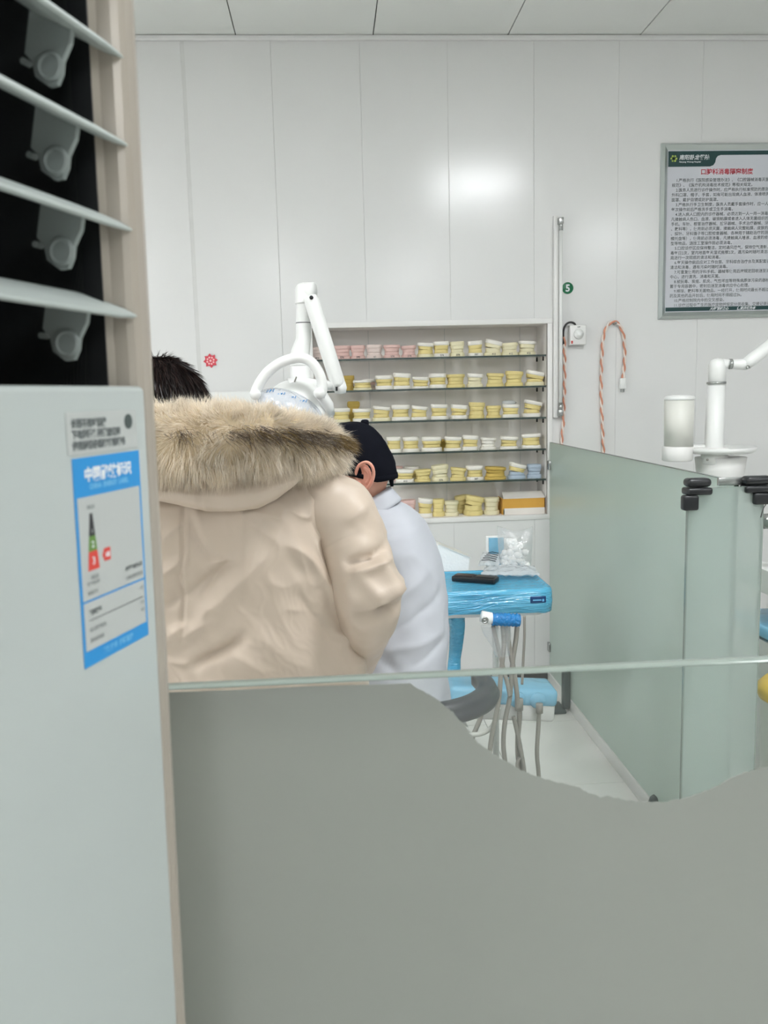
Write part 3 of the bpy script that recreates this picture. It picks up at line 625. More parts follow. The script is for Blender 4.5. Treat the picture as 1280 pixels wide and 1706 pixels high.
# ------------------------------------------------------------------ niche shelves
SHY0, SHY1 = WALL+0.010, WALL+ND-0.004
shelf_px = [(735, 596.0), (720, 648.5), (764, 700.0), (780, 752.5), (780, 803.0)]
names = ['topmost', 'second', 'third', 'fourth', 'fifth']
SHZ = []
for k, (x, y) in enumerate(shelf_px):
    z = at(x, y, SHY0).z+0.004; SHZ.append(z)
    t = thing('glass_shelf', ((NX0+NX1)/2, WALL+0.1, z-0.008), ('topmost glass shelf in the wall niche, carrying the pink casts' if k == 0 else '%s glass shelf from the top of the wall niche' % names[k]), 'shelf', 'glass shelves in the niche')
    MB().box((NX0+0.004, SHY0+0.003, z-0.008), (NX1-0.003, SHY1, z)).build('pane', M['shelfglass'], t)
    MB().box((NX0+0.004, SHY0, z-0.0082), (NX1-0.003, SHY0+0.0032, z+0.0002)).build('front_edge', M['shedge'], t)
    for sx_ in (NX0+0.012, NX1-0.012):
        for sy_ in (WALL+0.03, WALL+0.15):
            b = MB(); b.lathe([(0.004, z-0.028), (0.004, z-0.0085), (0.006, z-0.0085)], (sx_, sy_, 0), 8); b.build('shelf_pin', M['black'], t)
SHZ.append(NZ0)

# ------------------------------------------------------------------ plaster dental casts: four parts each, eight shapes shared by all copies
def plan(n=22):
    out = []
    for j in range(n):
        a = 2*math.pi*j/n; ca, sa = math.cos(a), math.sin(a)
        x = math.copysign(abs(ca)**0.62, ca); y = math.copysign(abs(sa)**0.75, sa)
        if y > 0: x *= 1-0.18*y
        out.append((x, y))
    return out
PLAN = plan()
def cast_meshes(seed):
    r = random.Random(seed); out = {}
    def blob(name, levels):
        rings = []
        for (z, s, ns, tooth) in levels:
            ring = []
            for j, (x, y) in enumerate(PLAN):
                w = 1+r.uniform(-ns, ns); k = s*w
                ring.append(Vector((x*k*0.5, y*k*0.43, z+(tooth*(1 if j % 2 else -1) if tooth else 0)+r.uniform(-ns, ns)*0.05)))
            rings.append(ring)
        mb = MB().loft(rings, smooth=False); me = bpy.data.meshes.new(name)
        me.from_pydata([tuple(v) for v in mb.v], [], mb.f); bm = bmesh.new(); bm.from_mesh(me); bmesh.ops.recalc_face_normals(bm, faces=bm.faces); bm.to_mesh(me); bm.free()
        for p_ in me.polygons: p_.use_smooth = len(p_.vertices) == 4
        return me
    mid = 0.5+r.uniform(-0.05, 0.05); lb = 0.24+r.uniform(-0.04, 0.04); ub = 0.74+r.uniform(-0.03, 0.04)
    wl, wu = r.uniform(0.83, 0.92), r.uniform(0.83, 0.93)
    out['lower_base'] = blob('lower_base', [(0.0, 0.98, 0.01, 0), (0.03, 1.0, 0.01, 0), (lb-0.02, 0.99, 0.015, 0), (lb, 0.95, 0.02, 0)])
    out['lower_arch'] = blob('lower_arch', [(lb-0.01, wl+0.04, 0.03, 0), (lb+0.10, wl-0.04, 0.03, 0), (mid-0.05, wl-0.05, 0.03, 0), (mid-0.015, wl-0.06, 0.03, 0.016), (mid-0.01, wl-0.16, 0.02, 0)])
    out['upper_arch'] = blob('upper_arch', [(mid-0.005, wu-0.15, 0.02, 0), (mid+0.01, wu-0.03, 0.03, 0.018), (mid+0.06, wu-0.03, 0.03, 0), (ub-0.10, wu-0.02, 0.03, 0), (ub+0.01, wu+0.05, 0.03, 0)])
    out['upper_base'] = blob('upper_base', [(ub, 0.93, 0.02, 0), (ub+0.03, 1.0, 0.015, 0), (0.97, 0.99, 0.01, 0), (1.0, 0.94, 0.01, 0)])
    return out
SHAPES = [cast_meshes(40+i) for i in range(8)]
MC = {}
def coloured(i, part, m):
    k = (i, part, m)
    if k not in MC:
        me = SHAPES[i][part].copy(); me.materials.clear(); me.materials.append(M[m]); MC[k] = me
    return MC[k]
TYPES = {  # lower base, lower arch, upper arch, upper base, words
 'P': ('pink', 'pink', 'pink', 'pink', 'pink plaster dental cast'), 'p': ('pinkp', 'pinkp', 'pinkp', 'pinkp', 'pale pink plaster dental cast'),
 'C': ('cream', 'cream', 'cream', 'plaster', 'cream dental cast with a white top'), 'c': ('cream', 'cream', 'cream', 'cream', 'all cream dental cast'),
 'W': ('plaster', 'stone', 'stone', 'plaster', 'yellow dental cast between white bases'), 'V': ('cream', 'stone', 'stone', 'plaster', 'yellow dental cast with a white top'),
 'Y': ('stone', 'stone', 'stone', 'stone', 'all yellow dental cast'), 'O': ('stoned', 'stoned', 'stoned', 'stoned', 'dull ochre dental cast'),
 'B': ('bluest', 'bluest', 'bluest', 'bluest', 'pale blue dental cast'), 'b': ('bluest', 'bluest', 'stone', 'plaster', 'dental cast with blue lower half and white top'),
 'w': ('plaster', 'plaster', 'plaster', 'plaster', 'all white dental cast'), 'K': ('pinkp', 'pinkp', 'pink', 'plaster', 'pinkish dental cast with a white top')}
Z = 420/1280
# (centre, width, top, bottom in the zoomed view of the niche, type, tilt of the upper half in degrees, set back, squared)
ROWS = [
 [(88, 66, 145, 208, 'p', 6, 0), (213, 86, 142, 209, 'P', 0, 0), (295, 76, 142, 209, 'P', 0, 0), (379, 82, 141, 209, 'p', 0, 0), (467, 86, 143, 208, 'P', 0, 0), (553, 76, 147, 207, 'P', 3, 0), (637, 84, 136, 207, 'V', -5, 0), (717, 82, 128, 205, 'W', 0, 0), (798, 74, 127, 202, 'c', 2, 0), (890, 76, 124, 200, 'W', 4, 0), (977, 90, 122, 198, 'C', -14, 0), (1063, 86, 130, 193, 'c', 3, 0), (1152, 90, 121, 190, 'C', -4, 0)],
 [(247, 62, 292, 372, 'O', 0, 1), (318, 94, 324, 373, 'V', 0, 0), (352, 72, 310, 366, 'K', 0, 1), (428, 90, 300, 370, 'W', 0, 0), (517, 90, 290, 369, 'W', -5, 0), (612, 86, 311, 368, 'W', -4, 0), (700, 92, 293, 366, 'W', 0, 0), (791, 96, 295, 362, 'Y', 0, 0), (887, 84, 291, 358, 'C', -4, 0), (990, 88, 288, 355, 'Y', -3, 0), (1085, 92, 275, 350, 'Y', -4, 0), (1190, 98, 274, 346, 'V', -12, 0)],
 [(142, 40, 470, 530, 'W', 0, 1), (210, 92, 459, 529, 'V', 0, 0), (315, 94, 464, 529, 'W', 0, 0), (413, 94, 458, 531, 'V', -7, 0), (511, 96, 450, 529, 'W', 0, 0), (605, 86, 457, 527, 'W', -8, 0), (706, 88, 447, 524, 'W', -3, 0), (807, 88, 450, 521, 'W', -6, 0), (897, 82, 436, 517, 'Y', -3, 0), (983, 78, 452, 514, 'Y', 0, 0), (1068, 88, 442, 509, 'W', -3, 0), (1177, 96, 420, 501, 'W', -12, 0)],
 [(385, 80, 612, 691, 'W', 0, 0), (478, 76, 611, 690, 'W', 0, 0), (564, 88, 612, 688, 'W', 0, 0), (668, 104, 612, 686, 'W', 0, 0), (737, 56, 628, 680, 'O', 0, 1), (777, 92, 610, 681, 'W', -3, 0), (864, 84, 603, 678, 'W', -4, 0), (955, 84, 612, 673, 'w', -3, 0), (1060, 96, 606, 670, 'W', -4, 0), (1173, 100, 590, 665, 'W', 2, 0)],
 [(497, 56, 752, 838, 'P', 0, 1), (532, 94, 777, 843, 'W', -2, 0), (572, 82, 752, 838, 'V', 0, 1), (624, 84, 777, 839, 'Y', 2, 0), (712, 88, 752, 835, 'c', 5, 0), (802, 82, 764, 829, 'Y', -7, 0), (888, 94, 755, 829, 'W', 0, 0), (990, 110, 762, 826, 'O', -4, 0), (1098, 92, 745, 823, 'b', -14, 0), (1188, 74, 748, 819, 'B', 0, 0)],
 [(551, 80, 926, 992, 'P', 3, 0), (635, 78, 918, 990, 'W', -6, 0), (703, 64, 922, 988, 'Y', 0, 0), (768, 80, 932, 990, 'c', 0, 0), (824, 70, 903, 974, 'Y', 8, 1), (880, 100, 907, 988, 'Y', -12, 0), (972, 84, 915, 988, 'c', 0, 0)],
]
SHELFNAME = ['top niche shelf', 'second niche shelf', 'third niche shelf', 'fourth niche shelf', 'fifth niche shelf', 'niche floor']
ORD = ['rightmost', 'second from right', 'third from right', 'fourth from right', 'fifth from right', 'sixth from right', 'seventh from right', 'eighth from right', 'ninth from right', 'tenth from right', 'eleventh from right', 'twelfth from right', 'thirteenth from right']
cnt = 0
for r_, row in enumerate(ROWS):
    front = [c for c in row if not c[6]]
    for c in row:
        cxz, w, top, bot, ty, tilt, back = c
        yc = WALL+(0.142 if back else 0.060)
        zf = SHZ[r_]+0.0003
        x = at(500+cxz*Z, 530+bot*Z, yc).x
        wm = w*Z*yc/F_PX; hm = (bot-top)*Z*yc/F_PX*(1.0 if r_ > 1 else 1.0)
        if back:                                   # stands behind: its base is hidden by the front row
            ztop = at(500+cxz*Z, 530+top*Z, yc).z; hm = max(0.05, ztop-zf)
        if r_ == 5: hm = max(0.04, at(500+cxz*Z, 530+top*Z, yc-0.03).z-zf)
        words = TYPES[ty][4]
        if back:
            lab_ = '%s behind the front row, %s' % (words, SHELFNAME[r_])
            if r_ == 4: lab_ = '%s half hidden behind others, %s' % (words, SHELFNAME[r_])
        else:
            lab_ = '%s, %s on %s' % (words, ORD[len(front)-1-front.index(c)], SHELFNAME[r_])
        t = thing('dental_cast', (x, yc, zf), lab_, 'dental cast', 'plaster dental casts in the niche')
        si = cnt % 8; cnt += 1
        ry = rng.uniform(-0.12, 0.12); sgn = -1 if rng.random() < 0.25 else 1
        for part, key in zip(('lower_base', 'lower_arch', 'upper_arch', 'upper_base'), TYPES[ty][:4]):
            o = bpy.data.objects.new(part, coloured(si, part, key)); COL.objects.link(o); o.parent = t
            o.scale = (wm, wm, hm)
            o.rotation_euler = (0, 0, ry+(math.pi if sgn < 0 else 0))
            if part.startswith('upper') and tilt:
                a = math.radians(tilt); q = Matrix.Rotation(-a, 4, 'Y')
                piv = Vector((0, 0, hm*0.52))
                mw = Matrix.Translation(piv) @ q @ Matrix.Translation(-piv)
                o.location = mw.translation; o.rotation_euler = (mw @ Matrix.Rotation(ry, 4, 'Z')).to_euler()
        if r_ in (0, 4) and not back and ty in 'PpWCc':
            b = MB(); s_ = rng.choice(['595', '374', '576', '387', '412', '61'])
            text_mesh(b, [(s_, 0.012, 0, 0, 'CENTER', 0, 0.0002)], frame((x, yc-wm*0.445, zf+0.004), (1, 0, 0), (0, 0, 1), (0, -1, 0)))
            b.build('pencil_number', M['inkd'] if s_ == '595' else M['pencil'], t)
# loose pieces in the niche
p = at(500+272*Z, 530+455*Z, WALL+0.145)
b = MB(); zf = SHZ[2]+0.0003; hh = at(589, 530+422*Z, WALL+0.145).z
b.box((p.x-0.024, WALL+0.125, zf), (p.x+0.024, WALL+0.165, hh-0.012), bev=0.006); b.box((p.x-0.030, WALL+0.120, hh-0.030), (p.x+0.030, WALL+0.168, hh), bev=0.008)
tag(b.build('ochre_block', M['stoned'], origin=(p.x, WALL+0.145, zf)), 'ochre stone block showing above the casts on the third niche shelf', 'block')
p = at(500+1062*Z, 530+435*Z, WALL+0.06)
b = MB(); top = SHZ[2]+(509-442)*Z*4.06/F_PX
rg = []
for (dz, s_) in ((0.0, 0.9), (0.006, 1.0), (0.014, 0.85), (0.018, 0.5)):
    rg.append([Vector((p.x+0.034*s_*(1+rng.uniform(-.12, .12))*math.cos(a), WALL+0.06+0.026*s_*math.sin(a), top+0.001+dz+rng.uniform(-.001, .001))) for a in np.linspace(0, 2*math.pi, 16, endpoint=False)])
b.loft(rg); tag(b.build('wrapped_bundle', M['bagw'], origin=(p.x, WALL+0.06, top)), 'crumpled clear plastic bundle lying on top of a cast, third niche shelf', 'plastic bundle')
# carton on the niche floor
ca = at(500+1030*Z, 530+985*Z, WALL+0.02); cb = at(500+1243*Z, 530+980*Z, WALL+0.02)
zb_ = NZ0+0.0004; z1_ = at(500+1130*Z, 530+915*Z, WALL+0.02).z
t = thing('carton', ((ca.x+cb.x)/2, WALL+0.07, zb_), 'orange and white open carton at the right end of the niche floor', 'box')
b = MB(); b.box((ca.x+0.008, WALL+0.02, zb_), (NX1-0.006, WALL+0.022, zb_+0.030)); b.box((ca.x+0.008, WALL+0.135, zb_), (NX1-0.006, WALL+0.137, z1_)); b.box((ca.x+0.008, WALL+0.022, zb_), (NX1-0.006, WALL+0.135, zb_+0.002)); b.build('tray', M['cardw'], t)
b = MB(); b.box((ca.x+0.003, WALL+0.021, zb_+0.028), (NX1-0.006, WALL+0.0225, z1_)); b.box((ca.x, WALL+0.021, zb_), (ca.x+0.003, WALL+0.136, z1_)); b.box((NX1-0.008, WALL+0.021, zb_), (NX1-0.006, WALL+0.136, z1_)); b.build('sleeve', M['card'], t)
b = MB(); b.add([(ca.x+0.004, WALL+0.018, z1_+0.002), (NX1-0.004, WALL+0.018, z1_+0.002), (NX1-0.004, WALL+0.10, z1_+0.026), (ca.x+0.012, WALL+0.10, z1_+0.026), (ca.x+0.004, WALL+0.018, z1_), (NX1-0.004, WALL+0.018, z1_), (NX1-0.004, WALL+0.10, z1_+0.024), (ca.x+0.012, WALL+0.10, z1_+0.024)],
    [[0, 1, 2, 3], [4, 7, 6, 5], [0, 4, 5, 1], [1, 5, 6, 2], [2, 6, 7, 3], [3, 7, 4, 0]]); b.build('lid_flap', M['cardw'], t)

# ------------------------------------------------------------------ people: helpers
def skin_body(joints, edges, root, extra=None, voxel=0.007):
    """one continuous body: skinned skeleton + head + hands, fused into a single surface"""
    names = list(joints); me = bpy.data.meshes.new('body')
    me.from_pydata([joints[n][0] for n in names], [(names.index(a), names.index(b)) for a, b in edges], [])
    ob = bpy.data.objects.new('body', me); COL.objects.link(ob)
    md = ob.modifiers.new('s', 'SKIN'); md.use_smooth_shade = True
    if not me.skin_vertices: me.attributes.new('skin', 'FLOAT', 'POINT')
    sv = me.skin_vertices[0].data if me.skin_vertices else None
    for i, n in enumerate(names):
        r = joints[n][1]; sv[i].radius = (r, r) if isinstance(r, (int, float)) else r
        sv[i].use_root = (n == root)
    ob.modifiers.new('u', 'SUBSURF').levels = 2
    m2 = bake(ob)
    bpy.data.objects.remove(ob)
    mb = MB(); mb.add([v.co for v in m2.vertices], [list(p.vertices) for p in m2.polygons]); bpy.data.meshes.remove(m2)
    for e in (extra or []): mb.add(e.v, e.f)
    me = bpy.data.meshes.new('body'); me.from_pydata([tuple(v) for v in mb.v], [], mb.f)
    ob = bpy.data.objects.new('body', me); COL.objects.link(ob)
    rm = ob.modifiers.new('r', 'REMESH'); rm.mode = 'VOXEL'; rm.voxel_size = voxel; rm.use_smooth_shade = True
    sm = ob.modifiers.new('c', 'SMOOTH'); sm.iterations = 3; sm.factor = 0.5
    m3 = bake(ob); bpy.data.objects.remove(ob)
    m3.polygons.foreach_set('use_smooth', [True]*len(m3.polygons))
    return m3
def place_mesh(name, me, m, parent):
    o = parent_loc(parent); me.transform(Matrix.Translation(-o)); me.materials.clear(); me.materials.append(m)
    me.name = name
    return link(name, me, parent, o)
def head_mb(c, fw, up, k=1.0):
    fw = Vector(fw).normalized(); up = Vector(up).normalized(); lt = up.cross(fw).normalized(); fw = lt.cross(up)
    n, mrow = 40, 30; rings = []
    g = lambda x, s: math.exp(-(x/s)**2)
    for i in range(1, mrow):
        ph = math.pi*i/mrow; ring = []
        for j in range(n):
            th = 2*math.pi*j/n; x = math.sin(ph)*math.sin(th); y = math.sin(ph)*math.cos(th); z = math.cos(ph)
            X, Y_, Z_ = 0.076*x, 0.096*y, 0.118*z
            low = max(0, -Z_-0.015)/0.10
            X *= 1-0.38*low; Y_ = Y_*(1-0.18*low)+0.018*low
            if y > 0:
                Y_ += 0.024*g(X, 0.011)*g(Z_+0.022, 0.018)+0.010*g(X, 0.010)*g(Z_+0.002, 0.02)    # nose
                Y_ -= 0.010*(g(X-0.031, 0.014)+g(X+0.031, 0.014))*g(Z_-0.006, 0.010)                 # eye sockets
                Y_ += 0.005*g(X, 0.022)*(g(Z_+0.060, 0.006)+g(Z_+0.070, 0.006))                      # lips
                Y_ += 0.008*g(X, 0.02)*g(Z_+0.098, 0.014)                                            # chin
            ring.append(Vector(c)+(lt*X+fw*Y_+up*Z_)*k)
        rings.append(ring)
    return MB().loft(rings)
def hand_mb(w, d, side):
    """palm and five bent fingers; w: wrist, d: pointing direction, side: towards the thumb"""
    d = Vector(d).normalized(); s = Vector(side); s = (s-d*s.dot(d)).normalized(); nrm = d.cross(s)
    b = MB(); w = Vector(w)
    b.loft([[w+d*t+s*(hw*math.cos(a))+nrm*(hh*math.sin(a)) for a in np.linspace(0, 2*math.pi, 14, endpoint=False)] for t, hw, hh in ((-0.03, 0.026, 0.020), (0.0, 0.028, 0.019), (0.04, 0.040, 0.016), (0.085, 0.042, 0.014), (0.095, 0.036, 0.010))])
    for off, L in ((0.030, 0.070), (0.010, 0.080), (-0.011, 0.074), (-0.031, 0.058)):
        p0 = w+d*0.080+s*off; p1 = p0+d*L*0.45+nrm*0.006; p2 = p1+d*L*0.28+nrm*0.016; p3 = p2+d*L*0.15+nrm*0.018
        b.tube([p0, p1, p2, p3], [0.0095, 0.009, 0.0085, 0.006], 8)
    p0 = w+d*0.02+s*0.026; p1 = p0+d*0.03+s*0.028; p2 = p1+d*0.028+s*0.010
    b.tube([p0, p1, p2], [0.012, 0.0105, 0.007], 8)
    return b
def strands(name, pts, dirs, lens, cols, m, parent, width=0.0011, curl=0.35, droop=0.3, seg=4, bend=None):
    """real fur or hair: one thin tapering ribbon per strand, all in one mesh"""
    n = len(pts); pts = np.asarray(pts); dirs = np.asarray(dirs); lens = np.asarray(lens)[:, None]
    side = np.cross(dirs, nrng.normal(size=(n, 3))); side /= np.linalg.norm(side, axis=1)[:, None]+1e-9
    wob = nrng.normal(size=(n, 3))*curl; P = []
    V = np.zeros((n, seg*2+1, 3))
    for i in range(seg+1):
        t = i/seg; c = pts+lens*(dirs*t+wob*t*t*0.5+np.array([0, 0, -droop])*t*t)
        if bend is not None: c = c+lens*bend*t*t
        w = width*(1-0.75*t)
        if i < seg: V[:, 2*i] = c-side*w/2; V[:, 2*i+1] = c+side*w/2
        else: V[:, 2*i] = c
    k = seg*2+1; base = (np.arange(n)*k)[:, None]
    quads = np.concatenate([base+np.array([[2*i, 2*i+1, 2*i+3, 2*i+2]]) for i in range(seg-1)], 0)
    tris = base+np.array([[2*seg-2, 2*seg-1, 2*seg]])
    me = bpy.data.meshes.new(name); o = np.array(parent_loc(parent))
    me.vertices.add(n*k); me.vertices.foreach_set('co', (V.reshape(-1, 3)-o).astype(np.float32).ravel())
    nl = len(quads)*4+len(tris)*3; me.loops.add(nl)
    me.loops.foreach_set('vertex_index', np.concatenate([quads.ravel(), tris.ravel()]).astype(np.int32))
    npoly = len(quads)+len(tris); me.polygons.add(npoly)
    st = np.concatenate([np.arange(len(quads))*4, len(quads)*4+np.arange(len(tris))*3]).astype(np.int32)
    me.polygons.foreach_set('loop_start', st)
    me.polygons.foreach_set('use_smooth', np.ones(npoly, bool))
    me.update(calc_edges=True)
    ca = me.color_attributes.new('tint', 'FLOAT_COLOR', 'POINT')
    c4 = np.ones((n, k, 4), np.float32); c4[:, :, :3] = np.asarray(cols)[:, None, :]
    ca.data.foreach_set('color', c4.ravel()); me.materials.append(m); me.validate()
    return link(name, me, parent, tuple(o))
def fbm(p, s, o=4):
    return noise.fractal(Vector(p)*s, 0.9, 2.1, o)
def wrinkle(p, s, a):
    """sharp-crested cloth wrinkles running diagonally"""
    q = Vector((p.x*0.9+p.z*0.55, p.y, p.z*0.85-p.x*0.45)); q += Vector((fbm(q, 5, 2), fbm(q+Vector((4, 4, 4)), 5, 2), 0))*0.05
    n = noise.noise(Vector((q.x*s, q.y*s, q.z*s*0.55))); m_ = max(0.0, noise.noise(p*4.5+Vector((1, 7, 3)))+0.25)
    return a*m_*1.4*((1-min(1, abs(n)*1.6))**2.2)
def crease(px, pz, segs):
    """sum of soft ridges (+) and grooves (-) along short lines in the x-z plane of the cloth"""
    h = 0.0; j = noise.noise_vector(Vector((px*14, pz*14, 1.7))); px += j.x*0.010; pz += j.y*0.010
    for (x0, z0, x1, z1, amp, w) in segs:
        dx, dz = x1-x0, z1-z0; L2 = dx*dx+dz*dz
        t = max(0, min(1, ((px-x0)*dx+(pz-z0)*dz)/L2)); q = (px-x0-t*dx)**2+(pz-z0-t*dz)**2
        h += amp*(0.6*math.exp(-q/(w*w))+0.5*math.exp(-math.sqrt(q)/(0.5*w)))*(0.35+0.65*math.sin(math.pi*min(1, max(0, 0.1+0.8*t))))
    return h
def seg_px(lst, Y):
    out = []
    for (x0, y0, x1, y1, amp, w) in lst:
        a, b = at(x0, y0, Y), at(x1, y1, Y); out.append((a.x, a.z, b.x, b.z, amp, w))
    return out

# ------------------------------------------------------------------ person in the hooded parka
PY = 1.75
bx = at(345, 1000, PY).x
H1 = thing('person', (bx, PY, 0), 'person seen from behind in a beige padded parka with a thick fur hood', 'person')
sleeveR = [at(500, 822, 1.73), at(560, 858, 1.715), at(584, 905, 1.70), at(601, 955, 1.67), at(613, 1003, 1.665), at(604, 1050, 1.75), at(588, 1095, 1.84), at(570, 1125, 1.92)]
sleeveL = [at(190, 822, 1.73), at(128, 858, 1.715), at(104, 905, 1.70), at(84, 955, 1.67), at(74, 1003, 1.665), at(86, 1050, 1.75), at(106, 1095, 1.84), at(125, 1125, 1.92)]
hc = at(276, 694, 1.885)
J = {'pelvis': ((bx, PY+0.01, 0.84), (0.13, 0.10)), 'waist': ((bx, PY, 0.98), (0.115, 0.09)), 'chest': ((bx, PY, 1.13), (0.13, 0.10)), 'neck': ((bx-0.02, PY+0.05, 1.245), 0.055), 'skull': ((hc.x, hc.y-0.01, hc.z-0.06), 0.05)}
ED = [('pelvis', 'waist'), ('waist', 'chest'), ('chest', 'neck'), ('neck', 'skull')]
for sd, sl in ((1, sleeveR), (-1, sleeveL)):
    q = 'r' if sd > 0 else 'l'
    J['sh'+q] = ((bx+sd*0.16, PY-0.01, 1.185), 0.055); J['el'+q] = (tuple(sl[4]), 0.042); J['wr'+q] = (tuple(sl[7]), 0.028)
    J['hp'+q] = ((bx+sd*0.095, PY+0.01, 0.76), 0.085); J['kn'+q] = ((bx+sd*0.105, PY-0.02, 0.43), 0.055); J['an'+q] = ((bx+sd*0.11, PY+0.0, 0.09), 0.04); J['to'+q] = ((bx+sd*0.12, PY+0.14, 0.045), 0.032)
    ED += [('chest', 'sh'+q), ('sh'+q, 'el'+q), ('el'+q, 'wr'+q), ('pelvis', 'hp'+q), ('hp'+q, 'kn'+q), ('kn'+q, 'an'+q), ('an'+q, 'to'+q)]
hf = Vector((-0.45, 0.85, -0.25)); hu = Vector((-0.12, 0.25, 0.95))
ex = [head_mb(hc, hf, hu)]
for sl, sd in ((sleeveR, -1), (sleeveL, 1)):
    d = (sl[7]-sl[6]).normalized(); ex.append(hand_mb(sl[7]+d*0.02, d+Vector((0, 0, -0.1)), (sd, 0, 0.4)))
place_mesh('body', skin_body(J, ED, 'pelvis', ex), M['skin'], H1)
# parka shell: torso and sleeves
tabR = [(740, 398), (760, 450), (780, 515), (800, 552), (830, 570), (880, 580), (950, 590), (1020, 598), (1080, 604), (1120, 612), (1150, 615), (1200, 618), (1260, 616)]
tabB = [(740, 0.06), (760, 0.08), (780, 0.105), (800, 0.125), (830, 0.145), (880, 0.158), (950, 0.166), (1020, 0.168), (1080, 0.170), (1120, 0.168), (1150, 0.160), (1200, 0.165), (1260, 0.165)]
FOLDS = seg_px([(330, 1108, 402, 1064, -0.016, 0.014), (318, 1046, 440, 935, 0.006, 0.020), (440, 935, 470, 880, 0.004, 0.018), (338, 988, 378, 938, -0.010, 0.013), (345, 940, 388, 932, 0.008, 0.010), (478, 915, 515, 940, 0.007, 0.013), (515, 940, 548, 990, 0.008, 0.014),
    (545, 985, 585, 1062, 0.010, 0.014), (500, 1000, 556, 1090, -0.006, 0.016), (520, 880, 596, 1010, -0.007, 0.014), (560, 1072, 600, 1098, 0.010, 0.010), (585, 1080, 606, 1122, -0.008, 0.010), (420, 1062, 520, 1120, 0.007, 0.03),
    (312, 880, 345, 930, -0.007, 0.013), (310, 990, 350, 960, -0.007, 0.010), (300, 1062, 345, 1038, 0.008, 0.012), (430, 870, 410, 1000, 0.006, 0.03), (556, 900, 588, 960, 0.008, 0.012), (380, 1085, 440, 1120, 0.006, 0.02), (270, 900, 300, 880, 0.008, 0.014), (272, 960, 300, 940, 0.008, 0.014), (275, 1010, 298, 990, -0.008, 0.012), (280, 1060, 302, 1045, 0.008, 0.012)], 1.58)
SEAMS = seg_px([(303, 850, 304, 960, -0.007, 0.0032), (304, 960, 301, 1066, -0.007, 0.0032), (309, 850, 311, 960, 0.003, 0.004), (311, 960, 308, 1066, 0.003, 0.004), (563, 852, 585, 950, -0.010, 0.006), (585, 950, 600, 1030, -0.008, 0.006)], 1.59)
rings = []
NR, NS = 210, 420
for i in range(NR+1):
    py = 1260-(1260-740)*i/NR
    r = interp(tabR, py); b_ = interp(tabB, py); z = at(345, py, PY).z
    cx = at(345, py, PY).x; a = at(r, py, PY).x-cx
    ring = []
    for j in range(NS):
        th = math.pi+math.pi*j/300 if j < 300 else math.pi*(j-300)/120; ca, sa = math.cos(th), math.sin(th); e = 0.84
        X = math.copysign(abs(ca)**e, ca); Yv = math.copysign(abs(sa)**e, sa)
        p = Vector((cx+a*X, PY+b_*Yv, z)); nv = Vector((X/a, Yv/b_, 0)).normalized()
        h = 0.009*fbm((p.x*1.0+3, p.y, p.z*0.55), 6.5, 2)+wrinkle(p, 10, 0.0100)+wrinkle(p+Vector((5, 2, 1)), 21, 0.0065)+wrinkle(p+Vector((1, 8, 3)), 48, 0.0016)
        if sa < 0: h += 1.15*crease(p.x, p.z, FOLDS)+crease(p.x, p.z, SEAMS)
        edge = min(1, (i+1)/4)      # rolled hem
        ring.append(p+nv*(h-0.012*(1-edge)))
    rings.append(ring)
parka = MB().loft(rings, caps=True)
SF = seg_px([(585, 942, 642, 914, -0.014, 0.009), (600, 955, 650, 935, 0.008, 0.010), (598, 1022, 662, 1012, -0.018, 0.009), (628, 1000, 668, 985, 0.012, 0.013), (585, 870, 612, 850, 0.006, 0.012), (640, 940, 660, 990, 0.006, 0.014), (610, 965, 630, 1000, 0.006, 0.012)], 1.60)
def sleeve(mb, path, radii, folds):
    pth = bez(path, 90); rr = [interp([(k/(len(radii)-1), radii[k]) for k in range(len(radii))], t) for t in np.linspace(0, 1, len(pth))]
    t_ = MB().tube(pth, rr, 64, flat=0.95); out = []
    for k, v in enumerate(t_.v):
        c = pth[min(k//64, len(pth)-1)]; nv = (v-c).normalized()
        h = 0.0035*fbm((v.x+7, v.y, v.z), 10, 2)+wrinkle(v, 13, 0.0080)+wrinkle(v+Vector((3, 1, 4)), 28, 0.0036)
        if nv.y < 0.3: h += 1.8*crease(v.x, v.z, folds)
        out.append(v+nv*h)
    mb.add(out, t_.f, 0, True)
sleeve(parka, sleeveR, [0.070, 0.080, 0.077, 0.072, 0.070, 0.060, 0.054, 0.044], SF)
sleeve(parka, sleeveL, [0.070, 0.080, 0.077, 0.072, 0.070, 0.060, 0.054, 0.044], [])
parka.build('parka', M['parka'], H1)
# hood lying on the back
bot = [(205, 800), (235, 822), (265, 835), (300, 842), (345, 853), (390, 853), (430, 848), (460, 833), (488, 812), (500, 800)]
cols_ = 60; rws = 26; fr_, bk_ = [], []
for v in range(rws+1):
    rf, rb = [], []
    for u in range(cols_+1):
        t = u/cols_; px = 205+(500-205)*t; pb = interp(bot, px); py = 786+(pb-786)*v/rws
        e = max(0.0, 1-(2*t-1)**2)**0.45*max(0.0, 1-(v/rws)**5)**0.5*(0.55+0.45*min(1, v/rws*1.8))
        p = at(px, py, 1.585); h = 0.005*fbm((p.x, 1, p.z), 16, 3)
        groove = 0.0035*(math.exp(-((px-337)/1.9)**2)+math.exp(-((px-345)/1.9)**2))
        rf.append(Vector((p.x, 1.590-0.048*e-h*e+groove*1.5, p.z))); rb.append(Vector((p.x, 1.604+0.012*e, p.z)))
    fr_.append(rf); bk_.append(rb)
hb = MB(); hb.loft(fr_, closed=False); hb.loft(bk_, closed=False)
n_ = cols_+1; o2 = (rws+1)*n_
hb.add([], []); 
for u in range(cols_): hb.f += [[rws*n_+u, rws*n_+u+1, o2+rws*n_+u+1, o2+rws*n_+u], [u, o2+u, o2+u+1, u+1]]; hb.m += [0, 0]; hb.s += [True, True]
